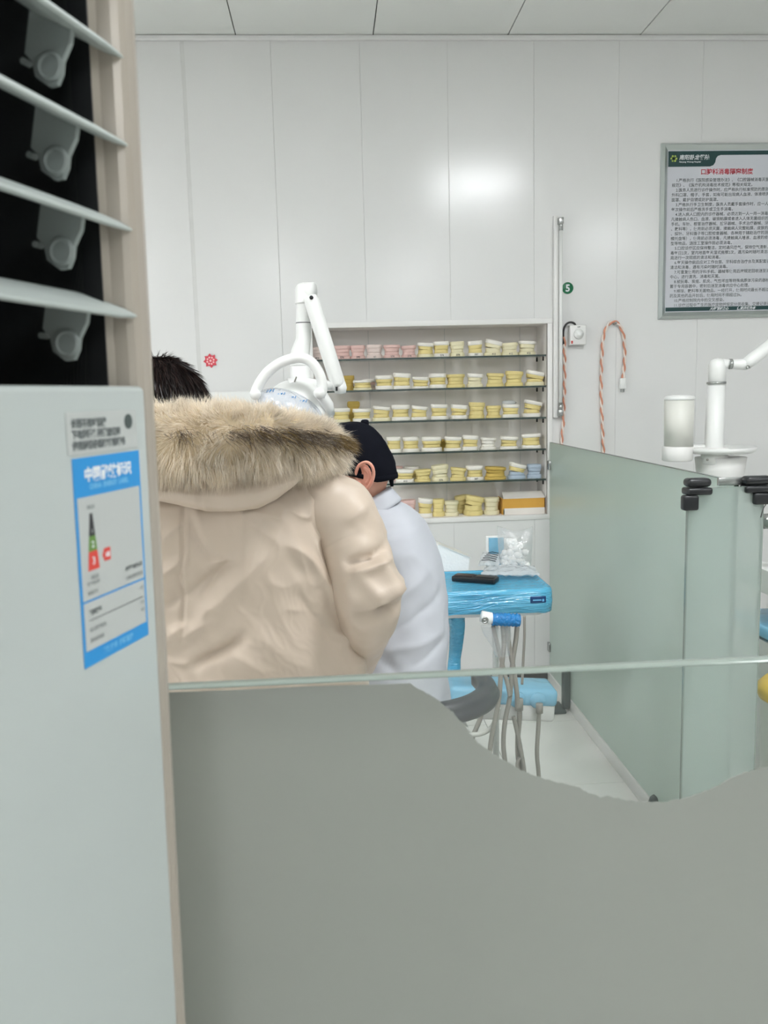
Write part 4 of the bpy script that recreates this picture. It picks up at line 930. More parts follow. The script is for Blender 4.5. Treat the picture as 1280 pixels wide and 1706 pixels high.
for v in range(rws): hb.f += [[v*n_, (v+1)*n_, o2+(v+1)*n_, o2+v*n_], [v*n_+cols_, o2+v*n_+cols_, o2+(v+1)*n_+cols_, (v+1)*n_+cols_]]; hb.m += [0, 0]; hb.s += [True, True]
hb.build('hood', M['parka'], H1)
# fur trim: a fat ring with real strands
fcx = at(345, 740, PY).x
def fur_ring(th):
    """centre and half-height, half-thickness of the ring at angle th (0 = right, -90 = towards the camera)"""
    ca, sa = math.cos(th), math.sin(th)
    zc = at(345, 734, PY-0.15).z-0.026*max(0, ca)**3-0.012*max(0, -ca)**3-0.03*max(0, sa)
    return Vector((fcx+0.222*ca, PY+0.012+0.2*sa, zc)), 0.060-0.018*max(0, ca)**3, 0.056-0.010*max(0, ca)**2
def ring_pt(c, rad_, hh, ht, a):
    x, z = math.cos(a), math.sin(a); x = math.copysign(abs(x)**0.7, x); z = math.copysign(abs(z)**0.8, z)
    return c+rad_*(ht*x*(1.0-0.16*z))+Vector((0, 0, 1))*(hh*z)
rings = []
for i in range(96):
    th = 2*math.pi*i/96; c, hh, ht = fur_ring(th); rad_ = Vector((math.cos(th)/0.232, math.sin(th)/0.2, 0)).normalized()
    rings.append([ring_pt(c, rad_, hh, ht, a) for a in np.linspace(0, 2*math.pi, 32, endpoint=False)])
fb_ = MB().loft(rings+[rings[0]], caps=False)
fur = fb_.build('fur_trim', M['furbase'], H1)
pts, drs, lns, cls, bnd = [], [], [], [], []
light, mid_, dark, ylw, white_ = [np.array(lin(c)) for c in ((250, 240, 224), (232, 217, 192), (58, 36, 22), (196, 166, 96), (250, 243, 230))]
NF = 85000
ths = nrng.uniform(0, 2*math.pi, NF); als = nrng.uniform(0, 2*math.pi, NF)
for th, al in zip(ths, als):
    if math.sin(th) > 0.5 and rng.random() < 0.55: continue
    c, hh, ht = fur_ring(th); rad_ = Vector((math.cos(th)/0.232, math.sin(th)/0.2, 0)).normalized(); tan = Vector((-rad_.y, rad_.x, 0))
    nv = (rad_*(math.cos(al)/ht)+Vector((0, 0, 1))*(math.sin(al)/hh)).normalized()
    p = ring_pt(c, rad_, hh, ht, al)
    up_ = Vector((0, 0, 1))
    s_ = math.sin(al)                               # +1 top of the ring, -1 bottom
    clump = Vector((fbm((p.x, p.y, p.z), 30, 2), fbm((p.x+9, p.y, p.z), 30, 2), fbm((p.x, p.y+9, p.z), 30, 2)))
    # the upper half is brushed up and over, the lower half hangs down and out
    flow = up_*(0.42*s_-0.38)-tan*0.22
    d = nv*0.80+flow*0.85+clump*0.80
    d.normalize()
    L = rng.uniform(0.022, 0.042)*(0.85 if s_ > 0.5 else (0.80 if s_ < -0.5 else 1.0))
    f = rng.random(); col = light*(0.55+0.45*f)+mid_*(0.45-0.45*f)
    col = col*(0.90+0.22*fbm((p.x*1.2, p.y, p.z), 20, 3))
    if s_ > 0.6 and math.cos(al) < 0.9 and rng.random() < 0.5: col = white_*0.6+light*0.4
    pts.append(p-nv*0.002); drs.append(d); lns.append(L); cls.append(np.clip(col, 0, 1)); bnd.append((0, 0, 0))
# dark guard hairs in a broken line along the parting
for k in range(7000):
    th = rng.uniform(-math.pi*0.86, 0.12)
    px_ = 345+ (fur_ring(th)[0].x-fcx)/ (PY-0.15)*F_PX*1.0
    dens = interp([(150, 0.03), (262, 0.03), (275, 0.22), (288, 0.02), (328, 0.03), (342, 0.7), (354, 0.06), (385, 0.06), (402, 0.5), (430, 0.9), (515, 0.85), (540, 0.55), (552, 0.22), (580, 0.14), (640, 0.05)], px_)
    if rng.random() > dens*(0.35+0.9*abs(fbm((px_*0.02, 3.1, 0), 1.7, 2))+0.1): continue
    c, hh, ht = fur_ring(th); rad_ = Vector((math.cos(th)/0.232, math.sin(th)/0.2, 0)).normalized(); tan = Vector((-rad_.y, rad_.x, 0))
    al = rng.gauss(0.16, 0.075); nv = (rad_*(math.cos(al)/ht)+Vector((0, 0, 1))*(math.sin(al)/hh)).normalized()
    p = ring_pt(c, rad_, hh, ht, al)
    cl_ = fbm((th*9, 0.3, 0), 1.0, 2)
    d = nv*0.55+Vector((0, 0, -0.38))+tan*(0.35+0.8*cl_)+Vector((rng.gauss(0, .15), 0, rng.gauss(0, .15))); d.normalize()
    t = rng.random(); col = dark*(1-0.55*t)+(ylw if px_ > 520 or t > 0.8 else mid_*0.6)*0.55*t
    pts.append(p+nv*0.017); drs.append(d); lns.append(rng.uniform(0.018, 0.036)); cls.append(col); bnd.append((0, 0, 0))
o = strands('guard_hair', pts, drs, lns, cls, M['strand'], fur, width=0.0011, curl=0.25, droop=0.22); o['kind'] = 'stuff'
# hair on the head
lt_ = hu.cross(hf).normalized(); hf2 = lt_.cross(hu).normalized(); hu2 = hu.normalized()
rings = []
for i in range(1, 24):
    ph = math.radians(2+118*i/23); rings.append([hc+lt_*(0.088*math.sin(ph)*math.sin(a))+hf2*(0.104*math.sin(ph)*math.cos(a)*(1 if math.cos(a) < 0 else max(0.35, 1-0.9*max(0, math.cos(a))*max(0, math.sin(ph)-0.55))))+hu2*(0.124*math.cos(ph)+0.002) for a in np.linspace(0, 2*math.pi, 40, endpoint=False)])
hair = MB().loft(rings).build('hair', M['hairbase'], H1)
pts, drs, lns, cls = [], [], [], []
hd_ = [np.array(lin(c)) for c in ((34, 25, 24), (60, 45, 41), (22, 16, 16))]
for k in range(9000):
    a = rng.uniform(0, 2*math.pi); ph = math.acos(rng.uniform(math.cos(math.radians(118)), 1))
    if math.cos(a) > 0.55 and ph > 0.9: continue
    nv = lt_*math.sin(ph)*math.sin(a)+hf2*math.sin(ph)*math.cos(a)+hu2*math.cos(ph)
    p = hc+lt_*(0.088*math.sin(ph)*math.sin(a))+hf2*(0.104*math.sin(ph)*math.cos(a))+hu2*(0.124*math.cos(ph)+0.002)
    d = -hu2*0.9-hf2*0.25+lt_*rng.gauss(0, 0.15); d = d-nv*d.dot(nv)+nv*0.05
    if d.length < 1e-3: continue
    d.normalize()
    pts.append(p-nv*0.001); drs.append(d); lns.append(rng.uniform(0.03, 0.06)); cls.append(hd_[rng.choice((0, 0, 1, 2))])
o = strands('hair_strands', pts, drs, lns, cls, M['hair'], hair, width=0.0020, curl=0.05, droop=0.18); o['kind'] = 'stuff'
b = MB()
for q in 'rl': b.tube([J['hp'+q][0]+np.array((0, 0, 0.06)), J['hp'+q][0], J['kn'+q][0], np.array(J['an'+q][0])+np.array((0, 0, -0.005))], [0.105, 0.108, 0.078, 0.066], 20)
b.build('trousers', M['trouser'], H1)
def shoe(par, ank, fwd):
    f = Vector(fwd).normalized(); s = Vector((f.y, -f.x, 0)); a = Vector((ank[0], ank[1], 0)); rg = []
    for t, w, h in ((-0.075, 0.02, 0.05), (-0.065, 0.036, 0.085), (-0.01, 0.042, 0.095), (0.06, 0.046, 0.070), (0.13, 0.048, 0.050), (0.175, 0.036, 0.040), (0.19, 0.015, 0.028)):
        rg.append([a+f*t+s*(w*math.cos(q))+Vector((0, 0, max(0.0, h/2+h/2*math.sin(q)*(1.0)))) for q in np.linspace(0, 2*math.pi, 16, endpoint=False)])
    MB().loft(rg).build('shoe', M['shoe'], par)
for q in 'rl': shoe(H1, J['an'+q][0], (0.08 if q == 'r' else -0.08, 1, 0))

# ------------------------------------------------------------------ seated doctor, in profile to the left
DY = 2.15
DF = Vector((-0.985, 0.174, 0)); DL = Vector((-0.174, -0.985, 0))    # facing; his left (towards the camera)
dx = at(668, 1130, DY).x
H2 = thing('person', (dx, DY, 0), 'person in a white coat and black surgical cap, seated with back to the shelves side', 'person')
H2['label'] = 'seated person in a white coat and black cloth cap, shown in profile'
dh = at(590, 784, DY)
dfw = (DF*0.95+Vector((0, 0, -0.30))).normalized(); dup = (Vector((0, 0, 1))+DF*0.30).normalized()
def dpt(px, py, f=0.0, l=0.0):
    p = at(px, py, DY); return p+DF*f+DL*l
nk0 = dpt(612, 815); nk1 = dpt(640, 862); ch = dpt(650, 930); ws = dpt(662, 1040)
sz = 0.52
J = {'pelvis': (tuple(dpt(672, 1150)), (0.12, 0.15)), 'waist': (tuple(ws), (0.10, 0.13)), 'chest': (tuple(ch), (0.10, 0.14)), 'neck': (tuple(nk1), 0.062), 'skull': (tuple(nk0), 0.058)}
ED = [('pelvis', 'waist'), ('waist', 'chest'), ('chest', 'neck'), ('neck', 'skull')]
pel = dpt(672, 1150); arms = {}
for sd, q in ((1, 'l'), (-1, 'r')):
    sh = dpt(642, 905)+DL*sd*0.125; el = sh+DF*0.15+Vector((0, 0, -0.22))+DL*sd*0.015; wr = el+DF*0.24+Vector((0, 0, 0.04))-DL*sd*0.05
    arms[q] = (sh, el, wr)
    J['sh'+q] = (tuple(sh), 0.034); J['el'+q] = (tuple(el), 0.036); J['wr'+q] = (tuple(wr), 0.028)
    hp = Vector((pel.x, pel.y, 0.60))+DL*sd*0.09+DF*0.04; kn = Vector((hp.x, hp.y, 0.565))+DF*0.40+DL*sd*0.06; an = Vector((kn.x, kn.y, 0.09))+DF*0.02; to = Vector((an.x, an.y, 0.04))+DF*0.14
    J['hp'+q] = (tuple(hp), 0.085); J['kn'+q] = (tuple(kn), 0.058); J['an'+q] = (tuple(an), 0.042); J['to'+q] = (tuple(to), 0.032)
    ED += [('chest', 'sh'+q), ('sh'+q, 'el'+q), ('el'+q, 'wr'+q), ('pelvis', 'hp'+q), ('hp'+q, 'kn'+q), ('kn'+q, 'an'+q), ('an'+q, 'to'+q)]
ex = [head_mb(dh, dfw, dup)]
for q, sd in (('l', -1), ('r', 1)):
    d = (arms[q][2]-arms[q][1]).normalized(); ex.append(hand_mb(arms[q][2]+d*0.02, d+Vector((0, 0, -0.2)), DL*sd+Vector((0, 0, 0.3))))
place_mesh('body', skin_body(J, ED, 'pelvis', ex), M['skin'], H2)
# ear: rim, inner fold, bowl and lobe fused together
ec = dh+DL*0.082-dfw*0.012+Vector((0, 0, -0.010)); ec = Vector((at(604, 798, ec.y).x, ec.y, at(604, 798, ec.y).z))
eu = (dup*1.0-dfw*0.16).normalized(); ef = dfw; eo = (DL*0.9-dfw*0.45).normalized()
def ep(f, u, o): return ec+(ef*f+eu*u+eo*o)*1.14
b = MB()
b.tube(bez([ep(0.010, -0.004, 0.001), ep(0.014, 0.014, 0.005), ep(0.006, 0.030, 0.010), ep(-0.010, 0.032, 0.014), ep(-0.020, 0.020, 0.016), ep(-0.021, 0.002, 0.015), ep(-0.014, -0.014, 0.011), ep(-0.004, -0.024, 0.007)], 40), 0.0042, 10)
b.tube(bez([ep(-0.004, 0.022, 0.007), ep(-0.011, 0.010, 0.010), ep(-0.011, -0.004, 0.009), ep(-0.004, -0.012, 0.007)], 20), 0.0034, 8)
b.lathe([(0.001, 0.0085), (0.006, 0.007), (0.0085, 0.002), (0.006, -0.004), (0.001, -0.006)], ep(0.002, -0.027, 0.006), 14)
b.lathe([(0.001, 0.005), (0.004, 0.003), (0.004, -0.004), (0.001, -0.006)], ep(0.011, -0.007, 0.005), 10)
ring0 = [ep(-0.003+0.017*math.cos(a), 0.004+0.028*math.sin(a), 0.004-0.004*math.cos(a)) for a in np.linspace(0, 2*math.pi, 24, endpoint=False)]
ring1 = [ep(0.002+0.015*math.cos(a), 0.002+0.022*math.sin(a), -0.012) for a in np.linspace(0, 2*math.pi, 24, endpoint=False)]
b.loft([ring0, ring1])
me = bpy.data.meshes.new('ear'); me.from_pydata([tuple(v) for v in b.v], [], b.f); ob = bpy.data.objects.new('ear', me); COL.objects.link(ob)
rm = ob.modifiers.new('r', 'REMESH'); rm.mode = 'VOXEL'; rm.voxel_size = 0.0014; sm = ob.modifiers.new('c', 'SMOOTH'); sm.iterations = 4
m3 = bake(ob); bpy.data.objects.remove(ob); m3.polygons.foreach_set('use_smooth', [True]*len(m3.polygons))
place_mesh('ear', m3, mat('ear_skin', (226, 162, 142), 0.5, var=0.06, vscale=40, sub=0.2), H2)
# short dark nape hair, then the cap
dlt = dup.cross(dfw).normalized(); dfw2 = dlt.cross(dup).normalized()
def capdir(ph, az): return dlt*math.sin(ph)*math.sin(az)+dfw2*math.sin(ph)*math.cos(az)+dup*math.cos(ph)
def capring(k, n, grow, lo, n_az=56):
    out = []
    for j in range(n_az):
        az = 2*math.pi*j/n_az; c_ = math.cos(az)
        lim = math.radians(interp([(-1, 113), (-0.5, 108), (0.0, 92), (0.5, 82), (1, 78)], c_)+lo)
        ph = lim*k/n; e = 0.88
        d = capdir(ph, az)
        a_, b_, c3 = d.dot(dlt), d.dot(dfw2), d.dot(dup)
        f = (abs(a_)**2.35+abs(b_)**2.35+abs(c3)**2.35)**(-1/2.35)
        p = dh+(dlt*a_*0.084+dfw2*b_*0.104+dup*c3*0.121)*f*grow
        h = 0.0035*fbm((p.x, p.y, p.z), 18, 3)+0.002*math.sin(az*9)*math.sin(ph)**2
        out.append(p+d*h)
    return out
cap = MB(); cap.loft([capring(k, 26, 1.0, 0) for k in range(1, 27)], caps=True)
rg = [capring(26, 26, g, lo) for g, lo in ((1.0, 0), (1.02, 0), (1.025, -3), (1.02, -6), (1.0, -6))]; cap.loft(rg, caps=False)
cap = cap.build('cap', M['cap'], H2)
kn_ = at(655, 790, DY-0.01)
b = MB(); b.lathe([(0.002, 0.018), (0.011, 0.012), (0.014, 0.0), (0.010, -0.012), (0.002, -0.018)], kn_+Vector((-0.004, 0, 0)), 14)
b.tube([kn_+Vector((-0.006, -0.004, -0.006)), kn_+Vector((-0.004, -0.01, -0.03))], [0.007, 0.004], 8); b.build('tie_knot', M['cap'], cap)
tb = at(608, 703, DY); b = MB(); b.lathe([(0.010, -0.008), (0.010, 0.003), (0.006, 0.006), (0.001, 0.0065)], tb, 14); b.build('top_button', M['cap'], cap)
# white coat
tabR = [(832, 655), (845, 680), (860, 698), (880, 711), (905, 723), (935, 734), (965, 741), (1000, 745), (1060, 746), (1110, 744), (1140, 746), (1180, 752), (1230, 758), (1300, 760)]
tabH = [(832, 0.046), (845, 0.062), (860, 0.080), (880, 0.098), (905, 0.112), (935, 0.122), (965, 0.127), (1000, 0.132), (1060, 0.138), (1140, 0.145), (1230, 0.160), (1300, 0.165)]
tabW = [(832, 0.060), (845, 0.095), (860, 0.135), (880, 0.170), (905, 0.190), (965, 0.198), (1060, 0.205), (1140, 0.22), (1230, 0.24), (1300, 0.24)]
CF = seg_px([(640, 905, 700, 880, 0.006, 0.02), (640, 1015, 720, 960, 0.008, 0.022), (650, 1060, 735, 1010, -0.007, 0.016), (640, 1090, 745, 1070, 0.007, 0.018), (690, 1120, 742, 1090, -0.006, 0.014), (620, 890, 660, 985, -0.007, 0.016), (690, 930, 740, 985, 0.005, 0.016), (630, 1090, 660, 1130, -0.008, 0.014)], 1.95)
rings = []
for i in range(121):
    py = 1300-(1300-832)*i/120; hd2, wd = interp(tabH, py), interp(tabW, py); pr = at(interp(tabR, py), py, DY); c = pr+DF*hd2
    ring = []
    for j in range(150):
        a = 2*math.pi*j/150; e = 0.88; X = math.copysign(abs(math.cos(a))**e, math.cos(a)); Y_ = math.copysign(abs(math.sin(a))**e, math.sin(a))
        p = c+DF*(hd2*X)+DL*(wd*Y_); nv = (DF*(X/hd2)+DL*(Y_/wd)).normalized()
        h = 0.006*fbm(tuple(p), 7, 2)+wrinkle(p+Vector((2, 5, 0)), 13, 0.0050)+(crease(p.x, p.z, CF) if Y_ > 0 else 0)
        if py < 870: h *= 0.3
        ring.append(p+nv*h)
    rings.append(ring)
coat = MB().loft(rings)
for q in 'lr':
    sh, el, wr = arms[q]; pth = bez([sh-DL*(0.06 if q == 'l' else -0.06)+Vector((0, 0, 0.0)), sh+(el-sh)*0.35, el, el+(wr-el)*0.5, wr], 50); t_ = MB().tube(pth, [interp([(0, 0.072), (0.5, 0.066), (1, 0.048)], k/(len(pth)-1)) for k in range(len(pth))], 36)
    out = []
    for k, v in enumerate(t_.v):
        c = pth[min(k//36, len(pth)-1)]; out.append(v+(v-c).normalized()*wrinkle(v, 16, 0.005))
    coat.add(out, t_.f, 0, True)
# front of the coat lying over the lap
lap = []
for t, w, zt_, zb_ in ((0.0, 0.20, 0.72, 0.52), (0.15, 0.20, 0.69, 0.52), (0.30, 0.19, 0.665, 0.54), (0.40, 0.18, 0.645, 0.56)):
    c = Vector((pel.x, pel.y, (zt_+zb_)/2))+DF*t
    lap.append([c+DL*(w*math.cos(a))+Vector((0, 0, (zt_-zb_)/2*math.sin(a))) for a in np.linspace(0, 2*math.pi, 28, endpoint=False)])
coat.loft(lap)
coat.build('coat', M['coat'], H2)
# folded collar
c0 = dpt(627, 838); ctilt = (Vector((0, 0, 1))+DF*0.42).normalized(); cf = (DF-ctilt*DF.dot(ctilt)).normalized()
rg = []
for (k, rf, rl, lift) in ((0, 0.044, 0.050, -0.030), (1, 0.044, 0.052, 0.016), (2, 0.048, 0.056, 0.020), (3, 0.053, 0.062, 0.010), (4, 0.061, 0.073, -0.014), (5, 0.063, 0.077, -0.024), (6, 0.056, 0.070, -0.026)):
    rg.append([c0+cf*(rf*math.cos(a))+DL*(rl*math.sin(a))+ctilt*(lift-0.006*math.cos(a)) for a in np.linspace(0, 2*math.pi, 48, endpoint=False)])
b = MB(); b.loft(rg, caps=False); b.build('collar', M['coat'], H2)
b = MB()
for q in 'lr': b.tube([J['hp'+q][0], J['kn'+q][0], np.array(J['kn'+q][0])+np.array((0, 0, -0.06))], [0.098, 0.076, 0.07], 18); b.tube([J['kn'+q][0], J['an'+q][0]], [0.075, 0.066], 18)
b.build('trousers', M['trouser'], H2)
for q in 'lr': shoe(H2, J['an'+q][0], DF)

# ------------------------------------------------------------------ the doctor's stool, its curved arm sweeping round behind him
S = thing('dental_stool', (pel.x, pel.y, 0), 'round stool with a curved grey armrest band sweeping around the seated person', 'stool')
b = MB(); b.lathe([(0.02, 0.42), (0.17, 0.42), (0.195, 0.44), (0.20, 0.47), (0.185, 0.498), (0.10, 0.508), (0.01, 0.51)], (pel.x, pel.y, 0), 32); b.build('seat', M['vinyl'], S)
b = MB(); b.lathe([(0.03, 0.09), (0.03, 0.26), (0.02, 0.26), (0.02, 0.42)], (pel.x, pel.y, 0), 16); b.build('column', M['steel'], S)
b = MB()
for k in range(5):
    a = 2*math.pi*k/5+0.3; e = Vector((pel.x+0.27*math.cos(a), pel.y+0.27*math.sin(a), 0.075)); b.tube([Vector((pel.x, pel.y, 0.105)), e], [0.022, 0.014], 8)
b.build('star_base', M['steel'], S)
for k in range(5):
    a = 2*math.pi*k/5+0.3; e = Vector((pel.x+0.27*math.cos(a), pel.y+0.27*math.sin(a), 0.028)); b = MB()
    b.lathe([(0.006, -0.012), (0.026, -0.012), (0.028, -0.006), (0.028, 0.006), (0.026, 0.012), (0.006, 0.012)], e, 16, xf=Matrix.Rotation(math.pi/2, 4, 'X') @ Matrix.Rotation(a, 4, 'Y')); b.tube([e, e+Vector((0, 0, 0.05))], 0.007, 8); b.build('castor', M['black'], S)
ac_ = at(703, 1155, 2.16); az_ = at(815, 1165, 2.16).z
def band(r0, z): return [Vector((ac_.x-0.005+r0*math.cos(a)*0.92, 2.20+r0*math.sin(a)*0.92, az_+0.022+(z-az_)*0.55)) for a in np.linspace(-1.7, 0.32, 40)]
prof = [(0.172, az_+0.028), (0.178, az_+0.042), (0.198, az_+0.050), (0.216, az_+0.044), (0.226, az_+0.020), (0.2255, az_+0.010), (0.230, az_+0.004), (0.236, az_-0.014), (0.230, az_-0.040), (0.210, az_-0.050), (0.186, az_-0.045), (0.174, az_-0.020)]
lines_ = [band(r, z) for r, z in prof]; rg = [[lines_[k][i] for k in range(len(prof))] for i in range(40)]
b = MB(); b.loft(rg, smooth=True); b.m = [0]*len(b.f)
arm_ = b.build('armrest_band', M['vinyl'], S)
b = MB(); m0 = lines_[4][6]; b.tube(bez([Vector((pel.x, pel.y, 0.40)), Vector((pel.x+0.12, pel.y+0.02, 0.40)), Vector((m0.x-0.02, m0.y, 0.48)), Vector((m0.x-0.025, m0.y, az_-0.0))], 24), 0.014, 10); b.build('arm_post', M['steel'], S)

# ------------------------------------------------------------------ dental unit: tray, column, hose block, hoses
UY = 2.70
tl_, tr_ = at(640, 985, UY), at(925, 985, UY); tz = at(830, 984, UY).z; tb_ = at(830, 1030, UY).z
U = thing('dental_unit', ((tl_.x+tr_.x)/2, UY+0.18, 0), 'dental delivery unit wrapped in blue film, tray on a curved column with grey hoses', 'dental unit')
b = MB(); b.box((tl_.x, UY+0.012, tb_-0.004), (tr_.x-0.020, UY+0.325, tz-0.014), bev=0.028, seg=4); b.build('tray_body', M['white'], U)
b = MB()
def tray_ring(z, g, rr=0.055): return [Vector((x, y, z)) for x, y in rounded(tr_.x-tl_.x+2*g, 0.345+2*g, rr, 7, (tl_.x+tr_.x)/2, UY+0.1725)]
zl = [(tb_+0.018, -0.004), (tb_+0.022, 0.001), (tb_+0.045, 0.003), (tz-0.016, 0.002), (tz-0.006, -0.001), (tz-0.001, -0.008), (tz, -0.016)]
rg = [tray_ring(z, g) for z, g in zl]
for ring in rg:
    for p in ring: p.z += 0.0025*fbm((p.x*0.7, p.y, p.z*4), 16, 2)-max(0, 0.012*(p.x-tr_.x+0.12)/0.12) if p.z < tb_+0.03 else 0
    for p in ring: p.y += 0.0035*fbm((p.x*1.0+p.z*3, 2, p.z*6), 10, 3)
rim = [tray_ring(tz-0.004, -0.024), tray_ring(tz-0.006, -0.03)]
b.loft(rg+rim, caps=False); k_ = len(b.v)-len(rim[1]); b.f.append(list(range(k_, len(b.v)))); b.m.append(0); b.s.append(False)
cov = b.build('film_cover', M['wrap'], U)
b = MB()                                                     # pulled pleats of the film across the tray front
for k in range(11):
    y0_ = 988+rng.uniform(0, 12); x0_ = rng.uniform(735, 770); x1_ = rng.uniform(820, 870); y1_ = 990+k*1.3
    ys = 988+k*3.2
    b.tube(bez([at(x0_, ys+6, UY-0.003), at((x0_+x1_)/2, ys+3-k*0.25, UY-0.006), at(x1_, 991+k*0.9, UY-0.002)], 14), [0.0004]+[0.0021]*12+[0.0004], 6, flat=0.6) if False else b.tube([at(x0_, ys+6, UY-0.002), at((x0_+x1_)/2, ys+3-k*0.4, UY-0.004), at(x1_, 991+k*0.8, UY-0.002)], [0.0008, 0.0024, 0.0006], 6)
b.build('film_pleats', M['wrap'], cov)
p = at(897, 999, UY-0.004); b = MB(); b.box((p.x-0.026, UY-0.006, p.z-0.011), (p.x+0.026, UY-0.001, p.z+0.011), bev=0.002); pan = b.build('control_panel', M['navy'], U)
b = MB(); b.box((p.x-0.018, UY-0.0068, p.z-0.003), (p.x+0.010, UY-0.006, p.z+0.001)); b.box((p.x+0.013, UY-0.0068, p.z-0.006), (p.x+0.019, UY-0.006, p.z+0.002)); b.build('panel_marks', M['lpale'], pan)
# column under the tray, wrapped in blue
c = [(760, 1026), (762, 1045), (760, 1075), (757, 1105), (757, 1140), (760, 1175), (762, 1230)]
b = MB(); b.tube(bez([at(x, y, UY+0.13) for x, y in c], 48), [interp([(0, 0.030), (0.2, 0.026), (0.45, 0.021), (0.6, 0.024), (1, 0.026)], k/42) for k in range(43)], 18); b.build('column', M['wrap'], U)
q0 = at(762, 1230, UY+0.13); b = MB(); b.tube([q0, Vector((q0.x-0.01, q0.y, 0.30))], 0.03, 16); b.box((q0.x-0.34, q0.y-0.14, 0.0), (q0.x+0.03, q0.y+0.16, 0.32), bev=0.03); b.build('unit_base', M['white'], U)
# hose block
hb0 = at(772, 1150, UY+0.02); hb1 = at(929, 1150, UY+0.02); ht0, hm0, hb_ = at(840, 1131, UY+0.06).z, at(840, 1170, UY).z, at(840, 1196, UY).z
XR = Matrix.Translation(Vector((hb1.x, UY, 0))) @ Matrix.Rotation(math.radians(-7), 4, 'Y') @ Matrix.Translation(-Vector((hb1.x, UY, 0)))
XR = Matrix.Translation(Vector((hb0.x, UY, ht0))) @ Matrix.Rotation(math.radians(5), 4, 'Y') @ Matrix.Translation(-Vector((hb0.x, UY, ht0)))
b = MB(); b.box((hb0.x-0.04, UY, hb_), (hb1.x-0.004, UY+0.13, ht0-0.012), xf=XR, bev=0.012); blk = b.build('hose_block', M['wplastic'], U)
b = MB(); b.box((hb0.x-0.045, UY-0.006, hm0), (hb1.x, UY+0.135, ht0), xf=XR, bev=0.016, seg=3)
b.build('block_wrap', M['wrapp'], blk)
b = MB(); b.lathe([(0.028, -0.002), (0.026, 0.002)], (0, 0, 0), 20, xf=Matrix.Translation(XR @ Vector((at(864, 1150, UY).x, UY-0.0065, ht0-0.036))) @ Matrix.Rotation(math.pi/2, 4, 'X'))
b.lathe([(0.028, -0.002), (0.026, 0.002)], (0, 0, 0), 20, xf=Matrix.Translation(XR @ Vector((at(898, 1156, UY).x, UY-0.0065, ht0-0.036))) @ Matrix.Rotation(math.pi/2, 4, 'X')); b.build('block_boss', M['wrapp'], blk)
# handpiece holder bar
HY = UY-0.10
b = MB(); b.tube([at(802, 1027, HY), at(818, 1030, HY), at(824, 1031, HY)], [0.0185, 0.0185, 0.016], 20); b.build('holder_end', M['white'], U)
b = MB(); b.lathe([(0.011, 0), (0.011, 0.003), (0.007, 0.003), (0.007, 0.001), (0.003, 0.001), (0.003, 0.004)], (0, 0, 0), 18, xf=frame(at(808, 1033, HY-0.0185), (1, 0, 0), (0, 0, 1), (0, -1, 0))); b.build('holder_cap', M['steel'], U)
b = MB(); b.tube([at(820+2*k, 1031.5+0.08*k, HY) for k in range(24)], [0.0205+0.0015*math.sin(k*1.9) for k in range(24)], 20); b.build('holder_sleeve', M['wrapd'], U)
b = MB(); b.tube([at(845, 1033, HY+0.012), at(846, 1030, UY+0.05)], 0.011, 10); b.build('holder_stem', M['white'], U)
rg = []
for t in np.linspace(0, 1, 14):
    cx_p = 826+12*t; w = 26-14*t; cc = at(cx_p, 1042+52*t, HY); ww = w*HY/F_PX
    rg.append([cc+Vector((ww*math.cos(a)+0.003*math.sin(3*a+7*t), 0.024*(1-0.6*t)*math.sin(a)+0.004*math.sin(5*a+3*t), 0)) for a in np.linspace(0, 2*math.pi, 24, endpoint=False)])
b = MB(); b.loft(rg, caps=False); b.build('hanging_film', M['bag'], U)
def hose(pxs, Y, r, m='tube', n=40):
    b = MB(); b.tube(bez([at(x, y, Y+(dy if len(q_) > 2 else 0)) for q_ in pxs for (x, y, dy) in [(q_[0], q_[1], q_[2] if len(q_) > 2 else 0)]], n), r, 10); b.build('hose', M[m], U)
hose([(822, 1043), (826, 1062), (833, 1090), (840, 1118), (846, 1140), (850, 1160)], HY+0.02, 0.0072)
hose([(838, 1044), (840, 1070), (838, 1095), (835, 1120), (832, 1160), (826, 1195), (819, 1230), (812, 1290)], HY+0.02, 0.0078)
hose([(846, 1044), (847, 1065), (852, 1095), (857, 1120), (862, 1160), (863, 1180)], HY+0.03, 0.0078)
hose([(862, 1042), (860, 1065), (856, 1090), (853, 1118), (850, 1160), (842, 1200), (839, 1240), (843, 1285), (846, 1380)], HY+0.03, 0.0078)
hose([(874, 1026), (874, 1060), (872, 1100), (870, 1140)], UY-0.012, 0.0045)
hose([(865, 1170), (866, 1195), (863, 1230), (864, 1265), (872, 1300), (878, 1380)], UY-0.02, 0.0085)
hose([(856, 1194), (862, 1220), (868, 1250), (874, 1290), (880, 1370)], UY-0.035, 0.0075)
hose([(866, 1262), (862, 1275), (867, 1300), (870, 1370)], UY-0.05, 0.0060)
hose([(899, 1176), (897, 1215), (895, 1255), (898, 1292), (903, 1370)], UY-0.02, 0.0072)
hose([(832, 1178), (828, 1195), (818, 1213), (803, 1222), (788, 1224), (770, 1222), (750, 1216)], UY-0.05, 0.0080, 'tubep')
hose([(806, 1176), (800, 1198), (793, 1215), (787, 1232), (780, 1290), (776, 1370)], UY-0.03, 0.0080)
b = MB(); p = at(899, 1179, UY-0.022); b.tube([p+Vector((0, 0, -0.018)), p+Vector((0, 0, 0.014))], 0.012, 12); p = at(865, 1174, UY-0.022); b.tube([p+Vector((0, 0, -0.018)), p+Vector((0, 0, 0.02))], 0.014, 12); b.build('hose_ferrule', M['tube'], blk)
